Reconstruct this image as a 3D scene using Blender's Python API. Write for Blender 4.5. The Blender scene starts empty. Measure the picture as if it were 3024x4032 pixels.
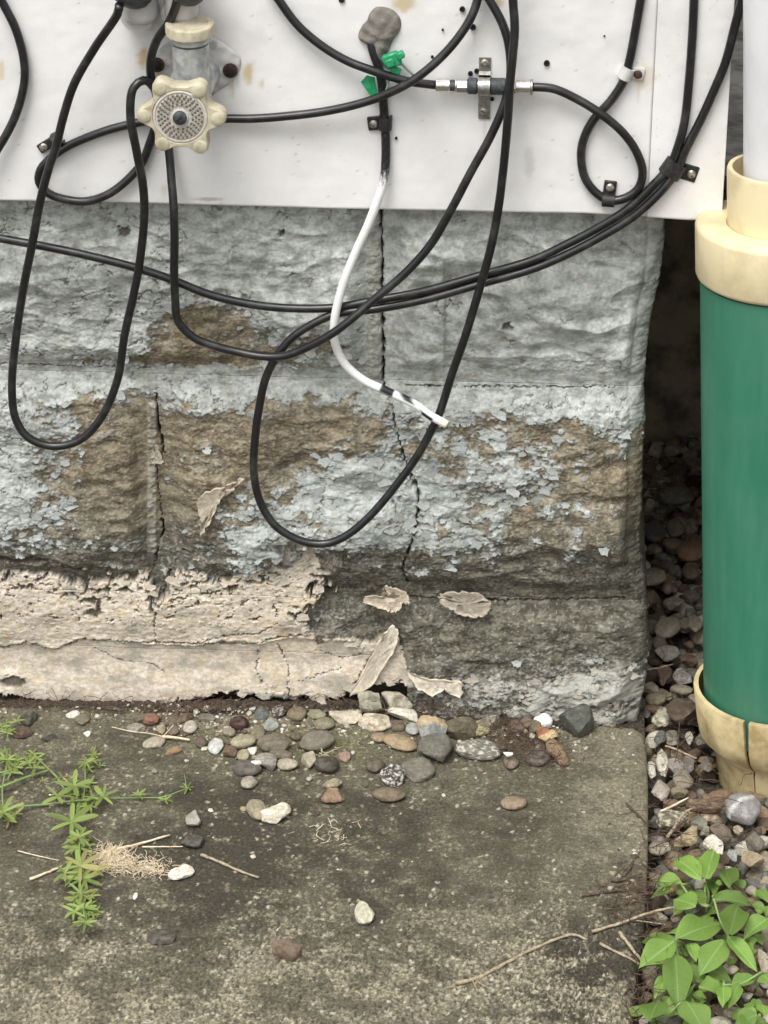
import bpy, math, random
import numpy as np
from mathutils import Vector, Matrix

# ------------------------------------------------------------------ camera, light, exposure
scene = bpy.context.scene
R_ = math.radians
PITCH, YAW, DIST, FPX = R_(27.0), R_(3.6), 2.2, 11000.0
ZC = 0.174
Fw = np.array([-math.sin(YAW)*math.cos(PITCH), math.cos(YAW)*math.cos(PITCH), -math.sin(PITCH)])
Rt = np.array([math.cos(YAW), math.sin(YAW), 0.0])
Up = np.cross(Rt, Fw)
CAM = np.array([0.0, 0.0, ZC]) - DIST*Fw
cd = bpy.data.cameras.new('camera'); cam = bpy.data.objects.new('camera', cd)
scene.collection.objects.link(cam)
cd.sensor_fit = 'HORIZONTAL'; cd.sensor_width = 36.0; cd.lens = 36.0*FPX/3024.0
cd.clip_start = 0.05; cd.clip_end = 200.0
cam.matrix_world = Matrix(((Rt[0], Up[0], -Fw[0], CAM[0]), (Rt[1], Up[1], -Fw[1], CAM[1]),
                           (Rt[2], Up[2], -Fw[2], CAM[2]), (0, 0, 0, 1)))
scene.camera = cam

SUN_EL, SUN_AZ = R_(62), R_(205)          # azimuth clockwise from +Y (behind the viewer's right shoulder is 180)
world = bpy.data.worlds.new('World'); scene.world = world; world.use_nodes = True
wn = world.node_tree; wn.nodes.clear()
sky = wn.nodes.new('ShaderNodeTexSky'); sky.sky_type = 'NISHITA'; sky.sun_disc = False
sky.sun_elevation = SUN_EL; sky.sun_rotation = SUN_AZ; sky.dust_density = 4.0; sky.air_density = 1.0
hs = wn.nodes.new('ShaderNodeHueSaturation'); hs.inputs['Saturation'].default_value = 0.12
bg = wn.nodes.new('ShaderNodeBackground'); bg.inputs['Strength'].default_value = 0.15
wo = wn.nodes.new('ShaderNodeOutputWorld')
wn.links.new(sky.outputs[0], hs.inputs['Color']); wn.links.new(hs.outputs[0], bg.inputs[0]); wn.links.new(bg.outputs[0], wo.inputs[0])
sl = bpy.data.lights.new('sun', 'SUN'); sl.energy = 1.3; sl.angle = R_(28); sl.color = (1.0, 0.96, 0.89)
so = bpy.data.objects.new('sun', sl); scene.collection.objects.link(so)
sd = Vector((math.sin(SUN_AZ)*math.cos(SUN_EL), math.cos(SUN_AZ)*math.cos(SUN_EL), math.sin(SUN_EL)))
so.rotation_euler = sd.to_track_quat('Z', 'Y').to_euler()
scene.view_settings.view_transform = 'Standard'; scene.view_settings.look = 'None'
scene.view_settings.exposure = 0.55; scene.view_settings.gamma = 1.0
scene.view_settings.use_curve_mapping = False
scene.cycles.use_denoising = True
scene.cycles.max_bounces = 8

# ------------------------------------------------------------------ geometry of the place seen in the photograph
def ray(px, py):
    d = Fw + Rt*((px-1512.0)/FPX) + Up*((2016.0-py)/FPX)
    return d
def W(px, py, d=0.0):                       # point on the plane d metres in front of the block wall
    r = ray(px, py); t = (-d-CAM[1])/r[1]; return CAM + t*r
def G(px, py, z=0.0):                       # point at height z
    r = ray(px, py); t = (z-CAM[2])/r[2]; return CAM + t*r
def proj(P):                                # photo pixel of world points (N,3)
    q = P-CAM; w = q@Fw
    return 1512.0+FPX*(q@Rt)/w, 2016.0-FPX*(q@Up)/w
K = 3024.0/1659.0                           # 'display' units used for measuring
def WD(x, y, d=0.0): return W(x*K, y*K, d)
def GD(x, y, z=0.0): return G(x*K, y*K, z)

# ------------------------------------------------------------------ numpy noise
def _h(ix, iy, iz, s):
    n = (ix.astype(np.int64)*374761393 + iy.astype(np.int64)*668265263 + iz*2147483647 + s*1274126177) & 0xffffffff
    n = ((n ^ (n >> 13))*1274126177) & 0xffffffff
    n = (n ^ (n >> 16))*2246822519 & 0xffffffff
    return (n ^ (n >> 15)) & 0xffffffff
def hf(ix, iy, iz=0, s=0): return _h(ix, iy, iz, s)/4294967295.0
def perlin(x, y, s=0):
    x0 = np.floor(x); y0 = np.floor(y); fx = x-x0; fy = y-y0
    u = fx*fx*fx*(fx*(fx*6-15)+10); v = fy*fy*fy*(fy*(fy*6-15)+10)
    def g(dx, dy):
        a = hf(x0+dx, y0+dy, 0, s)*2*np.pi
        return np.cos(a)*(fx-dx)+np.sin(a)*(fy-dy)
    a = g(0, 0)*(1-u)+g(1, 0)*u; b = g(0, 1)*(1-u)+g(1, 1)*u
    return (a*(1-v)+b*v)*1.5
def fbm(x, y, s=0, o=4, gain=0.5):
    t = 0; a = 1.0; n = 0
    for i in range(o):
        t = t + a*perlin(x*2**i+17.3*i, y*2**i-9.1*i, s+i*7); n += a; a *= gain
    return t/n*1.35
def worley(x, y, s=0, jit=0.95):
    x0 = np.floor(x); y0 = np.floor(y)
    f1 = np.full(x.shape, 9.0); f2 = np.full(x.shape, 9.0); cid = np.zeros(x.shape)
    for dx in (-1, 0, 1):
        for dy in (-1, 0, 1):
            cx = x0+dx; cy = y0+dy
            px = cx+.5+jit*(hf(cx, cy, 1, s)-.5); py = cy+.5+jit*(hf(cx, cy, 2, s)-.5)
            d = np.hypot(px-x, py-y); idv = hf(cx, cy, 3, s)
            m = d < f1
            f2 = np.where(m, f1, np.minimum(f2, d)); cid = np.where(m, idv, cid); f1 = np.where(m, d, f1)
    return f1, f2, cid
def sst(a, b, x):
    t = np.clip((x-a)/(b-a), 0, 1); return t*t*(3-2*t)
def mix(a, b, t):
    t = np.asarray(t)[..., None] if np.ndim(t) else t
    return np.asarray(a)*(1-t)+np.asarray(b)*t
def vn3(p, s=0):
    i = np.floor(p); f = p-i; f = f*f*(3-2*f); r = 0
    for dx in (0, 1):
        for dy in (0, 1):
            for dz in (0, 1):
                w = (f[:, 0] if dx else 1-f[:, 0])*(f[:, 1] if dy else 1-f[:, 1])*(f[:, 2] if dz else 1-f[:, 2])
                n = hf(i[:, 0]+dx+57*(i[:, 2]+dz), i[:, 1]+dy+131*(i[:, 2]+dz), 5, s)
                r = r+w*n
    return r*2-1
def polydist(u, v, pts):
    d = np.full(u.shape, 1e9)
    for (x0, y0), (x1, y1) in zip(pts[:-1], pts[1:]):
        dx, dy = x1-x0, y1-y0; L = dx*dx+dy*dy+1e-9
        t = np.clip(((u-x0)*dx+(v-y0)*dy)/L, 0, 1)
        d = np.minimum(d, np.hypot(u-x0-t*dx, v-y0-t*dy))
    return d
def polysdf(u, v, pts):                     # negative inside
    ins = np.zeros(u.shape, bool); P = list(pts)+[pts[0]]
    for (x0, y0), (x1, y1) in zip(P[:-1], P[1:]):
        c = ((y0 > v) != (y1 > v)) & (u < (x1-x0)*(v-y0)/((y1-y0) if y1 != y0 else 1e-9)+x0)
        ins ^= c
    d = polydist(u, v, P)
    return np.where(ins, -d, d)

# ------------------------------------------------------------------ object helpers
COL = scene.collection
def mesh_np(name, V, F, mat, parent=None, col=None, smooth=True, extra=None):
    me = bpy.data.meshes.new(name); V = np.asarray(V, dtype=np.float32)
    F = np.asarray(F, dtype=np.int32)
    me.vertices.add(len(V)); me.vertices.foreach_set('co', V.ravel())
    k = F.shape[1]; me.loops.add(F.size); me.loops.foreach_set('vertex_index', F.ravel())
    me.polygons.add(len(F)); me.polygons.foreach_set('loop_start', np.arange(0, F.size, k, dtype=np.int32))
    try: me.polygons.foreach_set('loop_total', np.full(len(F), k, dtype=np.int32))
    except Exception: pass
    me.polygons.foreach_set('use_smooth', np.full(len(F), smooth, dtype=bool))
    if col is not None:
        ca = me.color_attributes.new('Col', 'FLOAT_COLOR', 'POINT')
        c4 = np.ones((len(V), 4), dtype=np.float32); c4[:, :3] = np.clip(col, 0, 1); ca.data.foreach_set('color', c4.ravel())
    me.update(); me.validate()
    me.materials.append(mat)
    o = bpy.data.objects.new(name, me); COL.objects.link(o)
    if parent is not None: o.parent = parent
    return o
def mesh_py(name, V, F, mat, parent=None, smooth=False):
    me = bpy.data.meshes.new(name); me.from_pydata([tuple(map(float, v)) for v in V], [], [tuple(f) for f in F]); me.update()
    me.materials.append(mat)
    if smooth: me.polygons.foreach_set('use_smooth', [True]*len(me.polygons))
    o = bpy.data.objects.new(name, me); COL.objects.link(o)
    if parent is not None: o.parent = parent
    return o
def empty(name, loc=(0, 0, 0)):
    o = bpy.data.objects.new(name, None); COL.objects.link(o); o.location = loc; o.empty_display_size = 0.02
    bpy.context.view_layer.update() if False else None
    return o
def tag(o, label, cat, group=None, kind=None):
    if label: o['label'] = label
    if cat: o['category'] = cat
    if group: o['group'] = group
    if kind: o['kind'] = kind
    return o
class MB:                                   # collects verts/faces in world space
    def __init__(s): s.V = []; s.F = []
    def add(s, V, F):
        n = len(s.V); s.V += [tuple(v) for v in V]; s.F += [tuple(i+n for i in f) for f in F]; return s
    def box(s, c, sx, sy, sz, M=None, bev=0.0):
        c = np.asarray(c, float); h = np.array([sx, sy, sz])/2
        M = np.eye(3) if M is None else M
        if bev <= 0:
            P = [c+M@(h*np.array(k)) for k in [(-1,-1,-1),(1,-1,-1),(1,1,-1),(-1,1,-1),(-1,-1,1),(1,-1,1),(1,1,1),(-1,1,1)]]
            return s.add(P, [(0,3,2,1),(4,5,6,7),(0,1,5,4),(1,2,6,5),(2,3,7,6),(3,0,4,7)])
        import itertools
        V = []; idx = {}
        for k in itertools.product((-1, 1), repeat=3):
            for ax in range(3):
                p = h*np.array(k) - bev*np.array(k); p[ax] = h[ax]*k[ax]
                idx[(k, ax)] = len(V); V.append(c+M@p)
        F = []
        for ax in range(3):
            o1, o2 = [a for a in range(3) if a != ax]
            for sg in (-1, 1):
                q = []
                for a, b in ((-1,-1),(1,-1),(1,1),(-1,1)):
                    k = [0,0,0]; k[ax] = sg; k[o1] = a; k[o2] = b; q.append(idx[(tuple(k), ax)])
                F.append(q if (sg > 0) == (ax != 1) else q[::-1])
        for ax in range(3):                 # edges along ax
            o1, o2 = [a for a in range(3) if a != ax]
            for a in (-1, 1):
                for b in (-1, 1):
                    k0 = [0,0,0]; k0[o1] = a; k0[o2] = b; k1 = list(k0); k0[ax] = -1; k1[ax] = 1
                    k0, k1 = tuple(k0), tuple(k1)
                    F.append([idx[(k0, o1)], idx[(k1, o1)], idx[(k1, o2)], idx[(k0, o2)]])
        for k in itertools.product((-1, 1), repeat=3):
            F.append([idx[(k, 0)], idx[(k, 1)], idx[(k, 2)]])
        return s.add(V, F)
    def lathe(s, p0, axis, prof, n=40, ref=None, close=True):   # prof: list of (t along axis, radius)
        a = np.asarray(axis, float); a /= np.linalg.norm(a)
        r = np.array([0, 0, 1.0]) if abs(a[2]) < .9 else np.array([1.0, 0, 0])
        e1 = np.cross(a, r); e1 /= np.linalg.norm(e1); e2 = np.cross(a, e1); p0 = np.asarray(p0, float)
        V = []; F = []
        for t, rad in prof:
            for k in range(n):
                an = 2*math.pi*k/n; V.append(p0+a*t+(e1*math.cos(an)+e2*math.sin(an))*rad)
        for i in range(len(prof)-1):
            for k in range(n):
                k2 = (k+1) % n; F.append((i*n+k, i*n+k2, (i+1)*n+k2, (i+1)*n+k))
        if close:
            F.append(tuple(range(n))[::-1]); F.append(tuple((len(prof)-1)*n+k for k in range(n)))
        return s.add(V, F)
    def build(s, name, mat, parent=None, smooth=True, angle=40):
        o = mesh_py(name, s.V, s.F, mat, None)
        import bmesh
        bm = bmesh.new(); bm.from_mesh(o.data); bmesh.ops.recalc_face_normals(bm, faces=bm.faces)
        if smooth:
            for f in bm.faces: f.smooth = True
            ca = math.radians(angle)
            for e in bm.edges:
                if len(e.link_faces) == 2 and e.calc_face_angle(0) > ca: e.smooth = False
        bm.to_mesh(o.data); bm.free()
        if parent is not None: adopt(o, parent)
        return o
def adopt(o, parent):                       # geometry stays in place, child origin relative to parent
    o.parent = parent
    L = parent.location
    o.matrix_parent_inverse = Matrix.Translation((-L[0], -L[1], -L[2]))
    return o

# ------------------------------------------------------------------ materials
def nt(name):
    m = bpy.data.materials.new(name); m.use_nodes = True; t = m.node_tree
    return m, t, t.nodes['Principled BSDF']
def noise(t, scale, detail=4, rough=.55, coord='Object', vec=None):
    n = t.nodes.new('ShaderNodeTexNoise'); n.inputs['Scale'].default_value = scale
    n.inputs['Detail'].default_value = detail; n.inputs['Roughness'].default_value = rough
    if vec is None:
        tc = t.nodes.new('ShaderNodeTexCoord'); vec = tc.outputs[coord]
    t.links.new(vec, n.inputs['Vector']); return n
def rng(t, src, a, b, c, d):
    m = t.nodes.new('ShaderNodeMapRange'); m.inputs[1].default_value = a; m.inputs[2].default_value = b
    m.inputs[3].default_value = c; m.inputs[4].default_value = d; t.links.new(src, m.inputs[0]); return m.outputs[0]
def mixc(t, fac, a, b, mode='MIX'):
    m = t.nodes.new('ShaderNodeMix'); m.data_type = 'RGBA'; m.blend_type = mode
    for k, v in ((6, a), (7, b)):
        if isinstance(v, (tuple, list)): m.inputs[k].default_value = (*v[:3], 1)
        else: t.links.new(v, m.inputs[k])
    if isinstance(fac, (int, float)): m.inputs[0].default_value = fac
    else: t.links.new(fac, m.inputs[0])
    return m.outputs[2]
def bump(t, b, src, dist, strength=1.0):
    n = t.nodes.new('ShaderNodeBump'); n.inputs['Distance'].default_value = dist; n.inputs['Strength'].default_value = strength
    t.links.new(src, n.inputs['Height']); t.links.new(n.outputs[0], b.inputs['Normal']); return n
def simple(name, c, rough=.5, metal=0.0, c2=None, scale=300, bd=0.0, lo=.45, hi=.65, spec=.5, detail=4, coord='Object', bscale=None):
    m, t, b = nt(name); b.inputs['Roughness'].default_value = rough; b.inputs['Metallic'].default_value = metal
    b.inputs['Specular IOR Level'].default_value = spec
    b.inputs['Base Color'].default_value = (*c, 1)
    if c2 is not None:
        n = noise(t, scale, detail, .6, coord); t.links.new(mixc(t, rng(t, n.outputs[0], lo, hi, 0, 1), c, c2), b.inputs['Base Color'])
    if bd: n = noise(t, bscale or scale*2, 5, .6, coord); bump(t, b, n.outputs[0], bd)
    return m
def attr_mat(name, rough=.85, s1=500, s2=1600, var=.22, bd=.0004, bs=1400, spec=.3, coord='Object', hsv=None):
    m, t, b = nt(name); b.inputs['Roughness'].default_value = rough; b.inputs['Specular IOR Level'].default_value = spec
    a = t.nodes.new('ShaderNodeAttribute'); a.attribute_name = 'Col'
    n1 = noise(t, s1, 5, .65, coord); n2 = noise(t, s2, 3, .6, coord)
    v1 = rng(t, n1.outputs[0], .3, .7, 1-var, 1+var); v2 = rng(t, n2.outputs[0], .3, .7, 1-var*.8, 1+var*.8)
    mm = t.nodes.new('ShaderNodeMath'); mm.operation = 'MULTIPLY'; t.links.new(v1, mm.inputs[0]); t.links.new(v2, mm.inputs[1])
    vm = t.nodes.new('ShaderNodeVectorMath'); vm.operation = 'SCALE'; t.links.new(a.outputs['Color'], vm.inputs[0]); t.links.new(mm.outputs[0], vm.inputs['Scale'])
    t.links.new(vm.outputs[0], b.inputs['Base Color'])
    if bd: n = noise(t, bs, 4, .65, coord); bump(t, b, n.outputs[0], bd)
    return m

def pipe_mat():
    m, t, b = nt('green_pvc'); b.inputs['Roughness'].default_value = .45
    tc = t.nodes.new('ShaderNodeTexCoord'); mp = t.nodes.new('ShaderNodeMapping'); mp.inputs['Scale'].default_value = (1, 1, .12); t.links.new(tc.outputs['Object'], mp.inputs[0])
    n1 = noise(t, 75, 5, .6, vec=mp.outputs[0]); n2 = noise(t, 22, 4, .6); n3 = noise(t, 900, 2, .5)
    c = mixc(t, rng(t, n1.outputs[0], .4, .68, 0, 1), (.030, .175, .103), (.048, .205, .130))
    c = mixc(t, rng(t, n2.outputs[0], .5, .75, 0, .25), c, (.085, .20, .14))
    c = mixc(t, rng(t, n3.outputs[0], .72, .78, 0, .5), c, (.35, .42, .36))
    sp = t.nodes.new('ShaderNodeSeparateXYZ'); t.links.new(tc.outputs['Object'], sp.inputs[0])
    lo = rng(t, sp.outputs[2], .0, .09, .5, 0); mm = t.nodes.new('ShaderNodeMath'); mm.operation = 'MULTIPLY'; t.links.new(lo, mm.inputs[0]); t.links.new(rng(t, n1.outputs[0], .35, .6, 0, 1), mm.inputs[1])
    c = mixc(t, mm.outputs[0], c, (.13, .16, .11)); t.links.new(c, b.inputs['Base Color'])
    t.links.new(rng(t, n2.outputs[0], .3, .7, .36, .6), b.inputs['Roughness']); bump(t, b, n1.outputs[0], .0002); return m
M = {}
M['wall'] = attr_mat('peeling_painted_block', .9, 420, 1500, .16, .0005, 900)
M['slab'] = attr_mat('weathered_concrete', .92, 420, 1300, .40, .0013, 900)
M['stone'] = attr_mat('pebble_stone', .75, 260, 1100, .3, .0005, 900, spec=.3)
M['sheet'] = attr_mat('white_painted_sheet', .42, 90, 600, .02, .00006, 700, spec=.4)
M['cable'] = simple('black_cable_jacket', (.010, .010, .011), .34, 0, (.045, .044, .042), 75, .00009, .5, .78, spec=.6, bscale=420)
M['clip'] = simple('black_plastic_clip', (.014, .014, .015), .5, 0, (.03, .03, .028), 250, .0001)
M['cablecol'] = attr_mat('painted_cable_jacket', .45, 200, 800, .05, .00004, 900, spec=.4)
M['metal'] = simple('zinc_metal', (.42, .41, .39), .38, .85, (.2, .19, .17), 350, .0001, .45, .7)
M['brass'] = simple('tarnished_screw', (.45, .42, .35), .42, .7, (.12, .10, .07), 500, .0001, .45, .65)
M['shiny'] = simple('nickel_ferrule', (.72, .70, .66), .22, .95, (.5, .46, .4), 250, 0, .5, .75)
M['rubber'] = simple('dark_rubber', (.035, .04, .045), .6, 0, (.07, .075, .08), 400, .0001)
M['cream'] = simple('cream_plastic', (.72, .62, .39), .45, 0, (.54, .44, .26), 30, .0002, .45, .72, detail=7)
M['creamold'] = simple('stained_cream_plastic', (.66, .55, .31), .55, 0, (.34, .255, .12), 42, .0003, .42, .66, detail=7)
M['green'] = pipe_mat()
M['whitepipe'] = simple('white_pvc', (.72, .73, .74), .35, 0, (.64, .65, .66), 25, .00003, .4, .7)
M['knob'] = simple('aged_cream_knob', (.52, .475, .35), .6, 0, (.34, .30, .205), 120, .0004, .42, .72)
M['galv'] = simple('grey_cast_metal', (.56, .58, .59), .45, .35, (.30, .31, .31), 130, .0002, .4, .7)
M['flange'] = simple('dirty_flange', (.56, .56, .54), .55, .1, (.30, .27, .22), 90, .0003, .5, .72)
M['insert'] = simple('pale_knob_insert', (.58, .56, .50), .5, .0, (.46, .43, .37), 300, .0001)
M['pits'] = simple('brown_pits', (.16, .13, .09), .8)  # plain brown for the holes in the knob insert
M['dark'] = simple('dark_hole', (.01, .009, .008), .8)
M['rusty'] = simple('rusty_screw', (.05, .028, .018), .75, .2, (.14, .06, .025), 700, .0003)
M['putty'] = simple('weathered_putty', (.155, .14, .122), .85, 0, (.26, .235, .205), 120, .0008, .42, .7, bscale=330)
M['tag'] = simple('green_plastic_tag', (.02, .27, .11), .4, 0, (.04, .36, .16), 260, .0001)
M['wire'] = simple('green_grey_wire', (.2, .33, .28), .5)
M['boot'] = simple('dark_grey_boot', (.035, .04, .045), .5, 0, (.07, .075, .08), 180, .0002)
M['fitting'] = simple('off_white_fitting', (.58, .58, .57), .5, 0, (.42, .39, .35), 70, .0002, .45, .75)
M['soil'] = simple('dark_soil', (.032, .025, .018), .95, 0, (.13, .10, .07), 420, .003, .42, .66, bscale=600, detail=7)
M['ground'] = simple('earth_ground', (.07, .058, .042), .95, 0, (.12, .10, .075), 60, .004, .4, .65, bscale=220)
M['root'] = simple('root_fibre', (.07, .04, .026), .85, 0, (.17, .11, .07), 900, 0)
M['twig'] = simple('pale_twig', (.42, .35, .24), .8, 0, (.20, .15, .10), 350, .0003, .42, .66)
M['darktwig'] = simple('dark_twig', (.06, .042, .03), .85, 0, (.13, .09, .06), 350, .0003)
M['straw'] = simple('dry_straw', (.78, .68, .50), .75, 0, (.55, .41, .25), 300, 0)
M['backwall'] = simple('mottled_brown_block', (.34, .285, .19), .95, 0, (.12, .105, .08), 30, .006, .42, .6, bscale=45, detail=8)  # brown block colour with darker mottling
M['house'] = simple('house_side', (.42, .41, .38), .85, 0, (.16, .155, .14), 34, .002, .4, .62, detail=8)
def leaf_mat(name, c, c2, tr, veins=False):
    m, t, b = nt(name); b.inputs['Roughness'].default_value = .5
    n = noise(t, 90, 4, .6); n2 = noise(t, 700, 3, .6)
    cc = mixc(t, rng(t, n.outputs[0], .35, .65, 0, 1), c, c2)
    if veins:
        tc = t.nodes.new('ShaderNodeTexCoord'); sp = t.nodes.new('ShaderNodeSeparateXYZ'); t.links.new(tc.outputs['Object'], sp.inputs[0])
        ab = t.nodes.new('ShaderNodeMath'); ab.operation = 'ABSOLUTE'; t.links.new(sp.outputs[0], ab.inputs[0])
        rib = rng(t, ab.outputs[0], .008, .022, 1, 0)
        m1 = t.nodes.new('ShaderNodeMath'); m1.operation = 'MULTIPLY_ADD'; t.links.new(ab.outputs[0], m1.inputs[0]); m1.inputs[1].default_value = -1.1; t.links.new(sp.outputs[1], m1.inputs[2])
        m2 = t.nodes.new('ShaderNodeMath'); m2.operation = 'MULTIPLY'; t.links.new(m1.outputs[0], m2.inputs[0]); m2.inputs[1].default_value = 42.0
        m3 = t.nodes.new('ShaderNodeMath'); m3.operation = 'SINE'; t.links.new(m2.outputs[0], m3.inputs[0])
        sv = rng(t, m3.outputs[0], .8, 1.0, 0, .2)
        cc = mixc(t, sv, cc, (.10, .20, .035)); cc = mixc(t, rib, cc, (.30, .46, .16))
    oi = t.nodes.new('ShaderNodeObjectInfo')
    v = rng(t, oi.outputs['Random'], 0, 1, .62, 1.18)
    vm = t.nodes.new('ShaderNodeVectorMath'); vm.operation = 'SCALE'; t.links.new(cc, vm.inputs[0]); t.links.new(v, vm.inputs['Scale'])
    t.links.new(vm.outputs[0], b.inputs['Base Color']); bump(t, b, n2.outputs[0], .0002)
    tl = t.nodes.new('ShaderNodeBsdfTranslucent'); t.links.new(vm.outputs[0], tl.inputs['Color'])
    ms = t.nodes.new('ShaderNodeMixShader'); ms.inputs[0].default_value = tr
    out = t.nodes['Material Output']; t.links.new(b.outputs[0], ms.inputs[1]); t.links.new(tl.outputs[0], ms.inputs[2]); t.links.new(ms.outputs[0], out.inputs[0])
    return m
M['leaf'] = leaf_mat('broad_leaf', (.165, .30, .05), (.27, .42, .09), .22, True)
M['cleaver'] = leaf_mat('narrow_leaf', (.20, .30, .065), (.34, .42, .13), .25)
M['cleaverdry'] = leaf_mat('yellowing_leaf', (.34, .36, .12), (.45, .38, .17), .3)
M['stem'] = simple('green_stem', (.20, .32, .10), .6, 0, (.28, .30, .12), 120)

# ------------------------------------------------------------------ BLOCK WALL
def vxy(px, py): p = W(px, py); return p[0], p[2]
zA = vxy(1300*K, 833*K)[1]                   # course joint, upper
zB = vxy(1300*K, 1297*K)[1]                  # course joint, lower
zTOP = zA+0.195
xJ1 = vxy(818*K, 640*K)[0]; xJ2 = vxy(343*K, 1000*K)[0]
corner_pts = [(1434, 470), (1434, 520), (1425, 600), (1407, 680), (1398, 740), (1388, 850), (1392, 930), (1389, 1050), (1384, 1180), (1394, 1260), (1400, 1330), (1401, 1420), (1392, 1490), (1380, 1540)]
cz = np.array([vxy(a*K, b*K)[1] for a, b in corner_pts]); cx = np.array([vxy(a*K, b*K)[0] for a, b in corner_pts])
o_ = np.argsort(cz); cz, cx = cz[o_], cx[o_]
XC0 = float(np.median(cx))
cov_y = [440, 560, 620, 680, 740, 780, 820, 870, 920, 980, 1040, 1100, 1160, 1210, 1280, 1400, 1480, 1560]
cov = np.array([
 [1]*11,
 [1]*11,
 [1, 1, .85, .62, .9, 1, 1, 1, 1, 1, 1],
 [.95, 1, .75, .15, .55, .75, .9, 1, 1, 1, 1],
 [.78, 1, .7, .12, .45, .4, .9, 1, .95, .9, .95],
 [.9, .62, .35, .2, .25, .55, .9, .95, .9, .85, .9],
 [1, 1, 1, .85, .95, .9, .95, 1, 1, 1, 1],
 [.75, .35, .35, .6, .45, .4, .6, .7, .6, .7, .8],
 [.65, .6, .2, .2, .25, .15, .4, .55, .32, .4, .6],
 [.9, .4, .15, .35, .2, .45, .6, .45, .55, .36, .3],
 [.75, .35, .2, .3, .3, .65, .72, .55, .6, .3, .2],
 [.7, .5, .2, .2, .6, .6, .62, .6, .35, .35, .2],
 [.5, .4, .3, .25, .7, .62, .55, .58, .32, .35, .2],
 [.3, .3, .3, .35, .5, .3, .3, .4, .3, .28, .2],
 [.3, .3, .3, .3, .3, .3, .1, .12, .1, .12, .15],
 [.3, .3, .3, .3, .3, .3, .22, .2, .2, .25, .3],
 [.3, .3, .3, .3, .3, .3, .3, .45, .55, .65, .55],
 [.3, .3, .3, .3, .3, .3, .3, .45, .55, .65, .55]])
def covmap(u, v):
    xi = np.clip(u/140.0, 0, 9.999); yi = np.interp(v, cov_y, np.arange(len(cov_y)))
    yi = np.clip(yi, 0, len(cov_y)-1.001)
    a = xi.astype(int); b = yi.astype(int); fx = xi-a; fy = yi-b
    return (cov[b, a]*(1-fx)+cov[b, a+1]*fx)*(1-fy)+(cov[b+1, a]*(1-fx)+cov[b+1, a+1]*fx)*fy
CREAM0 = [(-800, 1205), (-200, 1232), (0, 1238), (60, 1233), (120, 1242), (200, 1256), (260, 1245), (320, 1236), (345, 1290), (365, 1288), (372, 1236), (420, 1232), (480, 1248), (540, 1232), (585, 1218), (612, 1196), (596, 1160), (640, 1148),
         (690, 1168), (752, 1178), (742, 1208), (700, 1250), (692, 1290), (655, 1322), (668, 1348), (676, 1372), (686, 1384), (720, 1372), (760, 1378), (800, 1392), (846, 1364), (862, 1378), (866, 1402),
         (884, 1448), (905, 1462), (880, 1478), (830, 1470), (800, 1478), (770, 1480), (742, 1512), (690, 1520), (640, 1500), (560, 1498), (480, 1500), (420, 1518), (360, 1512), (300, 1532), (200, 1530), (100, 1515), (0, 1500), (-200, 1500), (-800, 1478)]
CREAM = [(x_, y_-(9 if y_ > 1470 else 0)) for x_, y_ in CREAM0]
CRACKS = [([(822, 452), (823, 520), (825, 560), (824, 620), (826, 700), (828, 780), (826, 830), (850, 880), (854, 920), (872, 982), (893, 1032), (905, 1062), (903, 1110), (890, 1160), (868, 1225), (882, 1262)], 4.0, 9.0),
          ([(333, 862), (338, 895), (340, 935), (346, 955), (351, 985)], 5.0, 12.0), ([(350, 985), (335, 1010), (345, 1100), (350, 1150), (330, 1230)], 2.0, 4.0),
          ([(348, 1130), (352, 1150), (347, 1170)], 5.0, 10.0),
          ([(368, 1230), (355, 1280), (335, 1330), (338, 1392)], 1.8, 3.0),
          ([(0, 1400), (60, 1384), (120, 1402), (180, 1376), (205, 1379), (300, 1382), (420, 1386), (540, 1388), (600, 1372), (672, 1366)], 2.4, 5.5),
          ([(600, 1388), (622, 1440), (628, 1510)], 1.5, 2.5), ([(560, 1400), (552, 1440), (570, 1480)], 1.2, 1.6), ([(205, 1400), (260, 1425), (330, 1432), (352, 1448)], 1.1, 1.5), ([(680, 1400), (740, 1420), (790, 1410)], 1.3, 1.8), ([(640, 1470), (700, 1450), (735, 1440)], 1.1, 1.4), ([(740, 1510), (775, 1460), (800, 1420), (850, 1372)], 1.8, 3.0),
          ([(420, 1388), (480, 1368), (560, 1362), (600, 1340)], 1.6, 2.6), ([(870, 1296), (1090, 1306), (1345, 1300)], 2.4, 4.0),
          ([(690, 1277), (790, 1277)], 2.2, 4.0), ([(0, 791), (160, 795), (330, 800)], 1.8, 2.2), ([(880, 838), (1100, 842), (1340, 842)], 1.8, 2.0)]
HOLES = [(195, 1290, 16, 7), (205, 1318, 20, 9), (215, 1300, 8, 14), (30, 1470, 26, 12), (400, 1190, 8, 5), (45, 1205, 60, 9), (490, 1245, 10, 5), (610, 497, 7, 4), (270, 492, 14, 10), (160, 1222, 20, 7), (1098, 700, 10, 9)]
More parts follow.
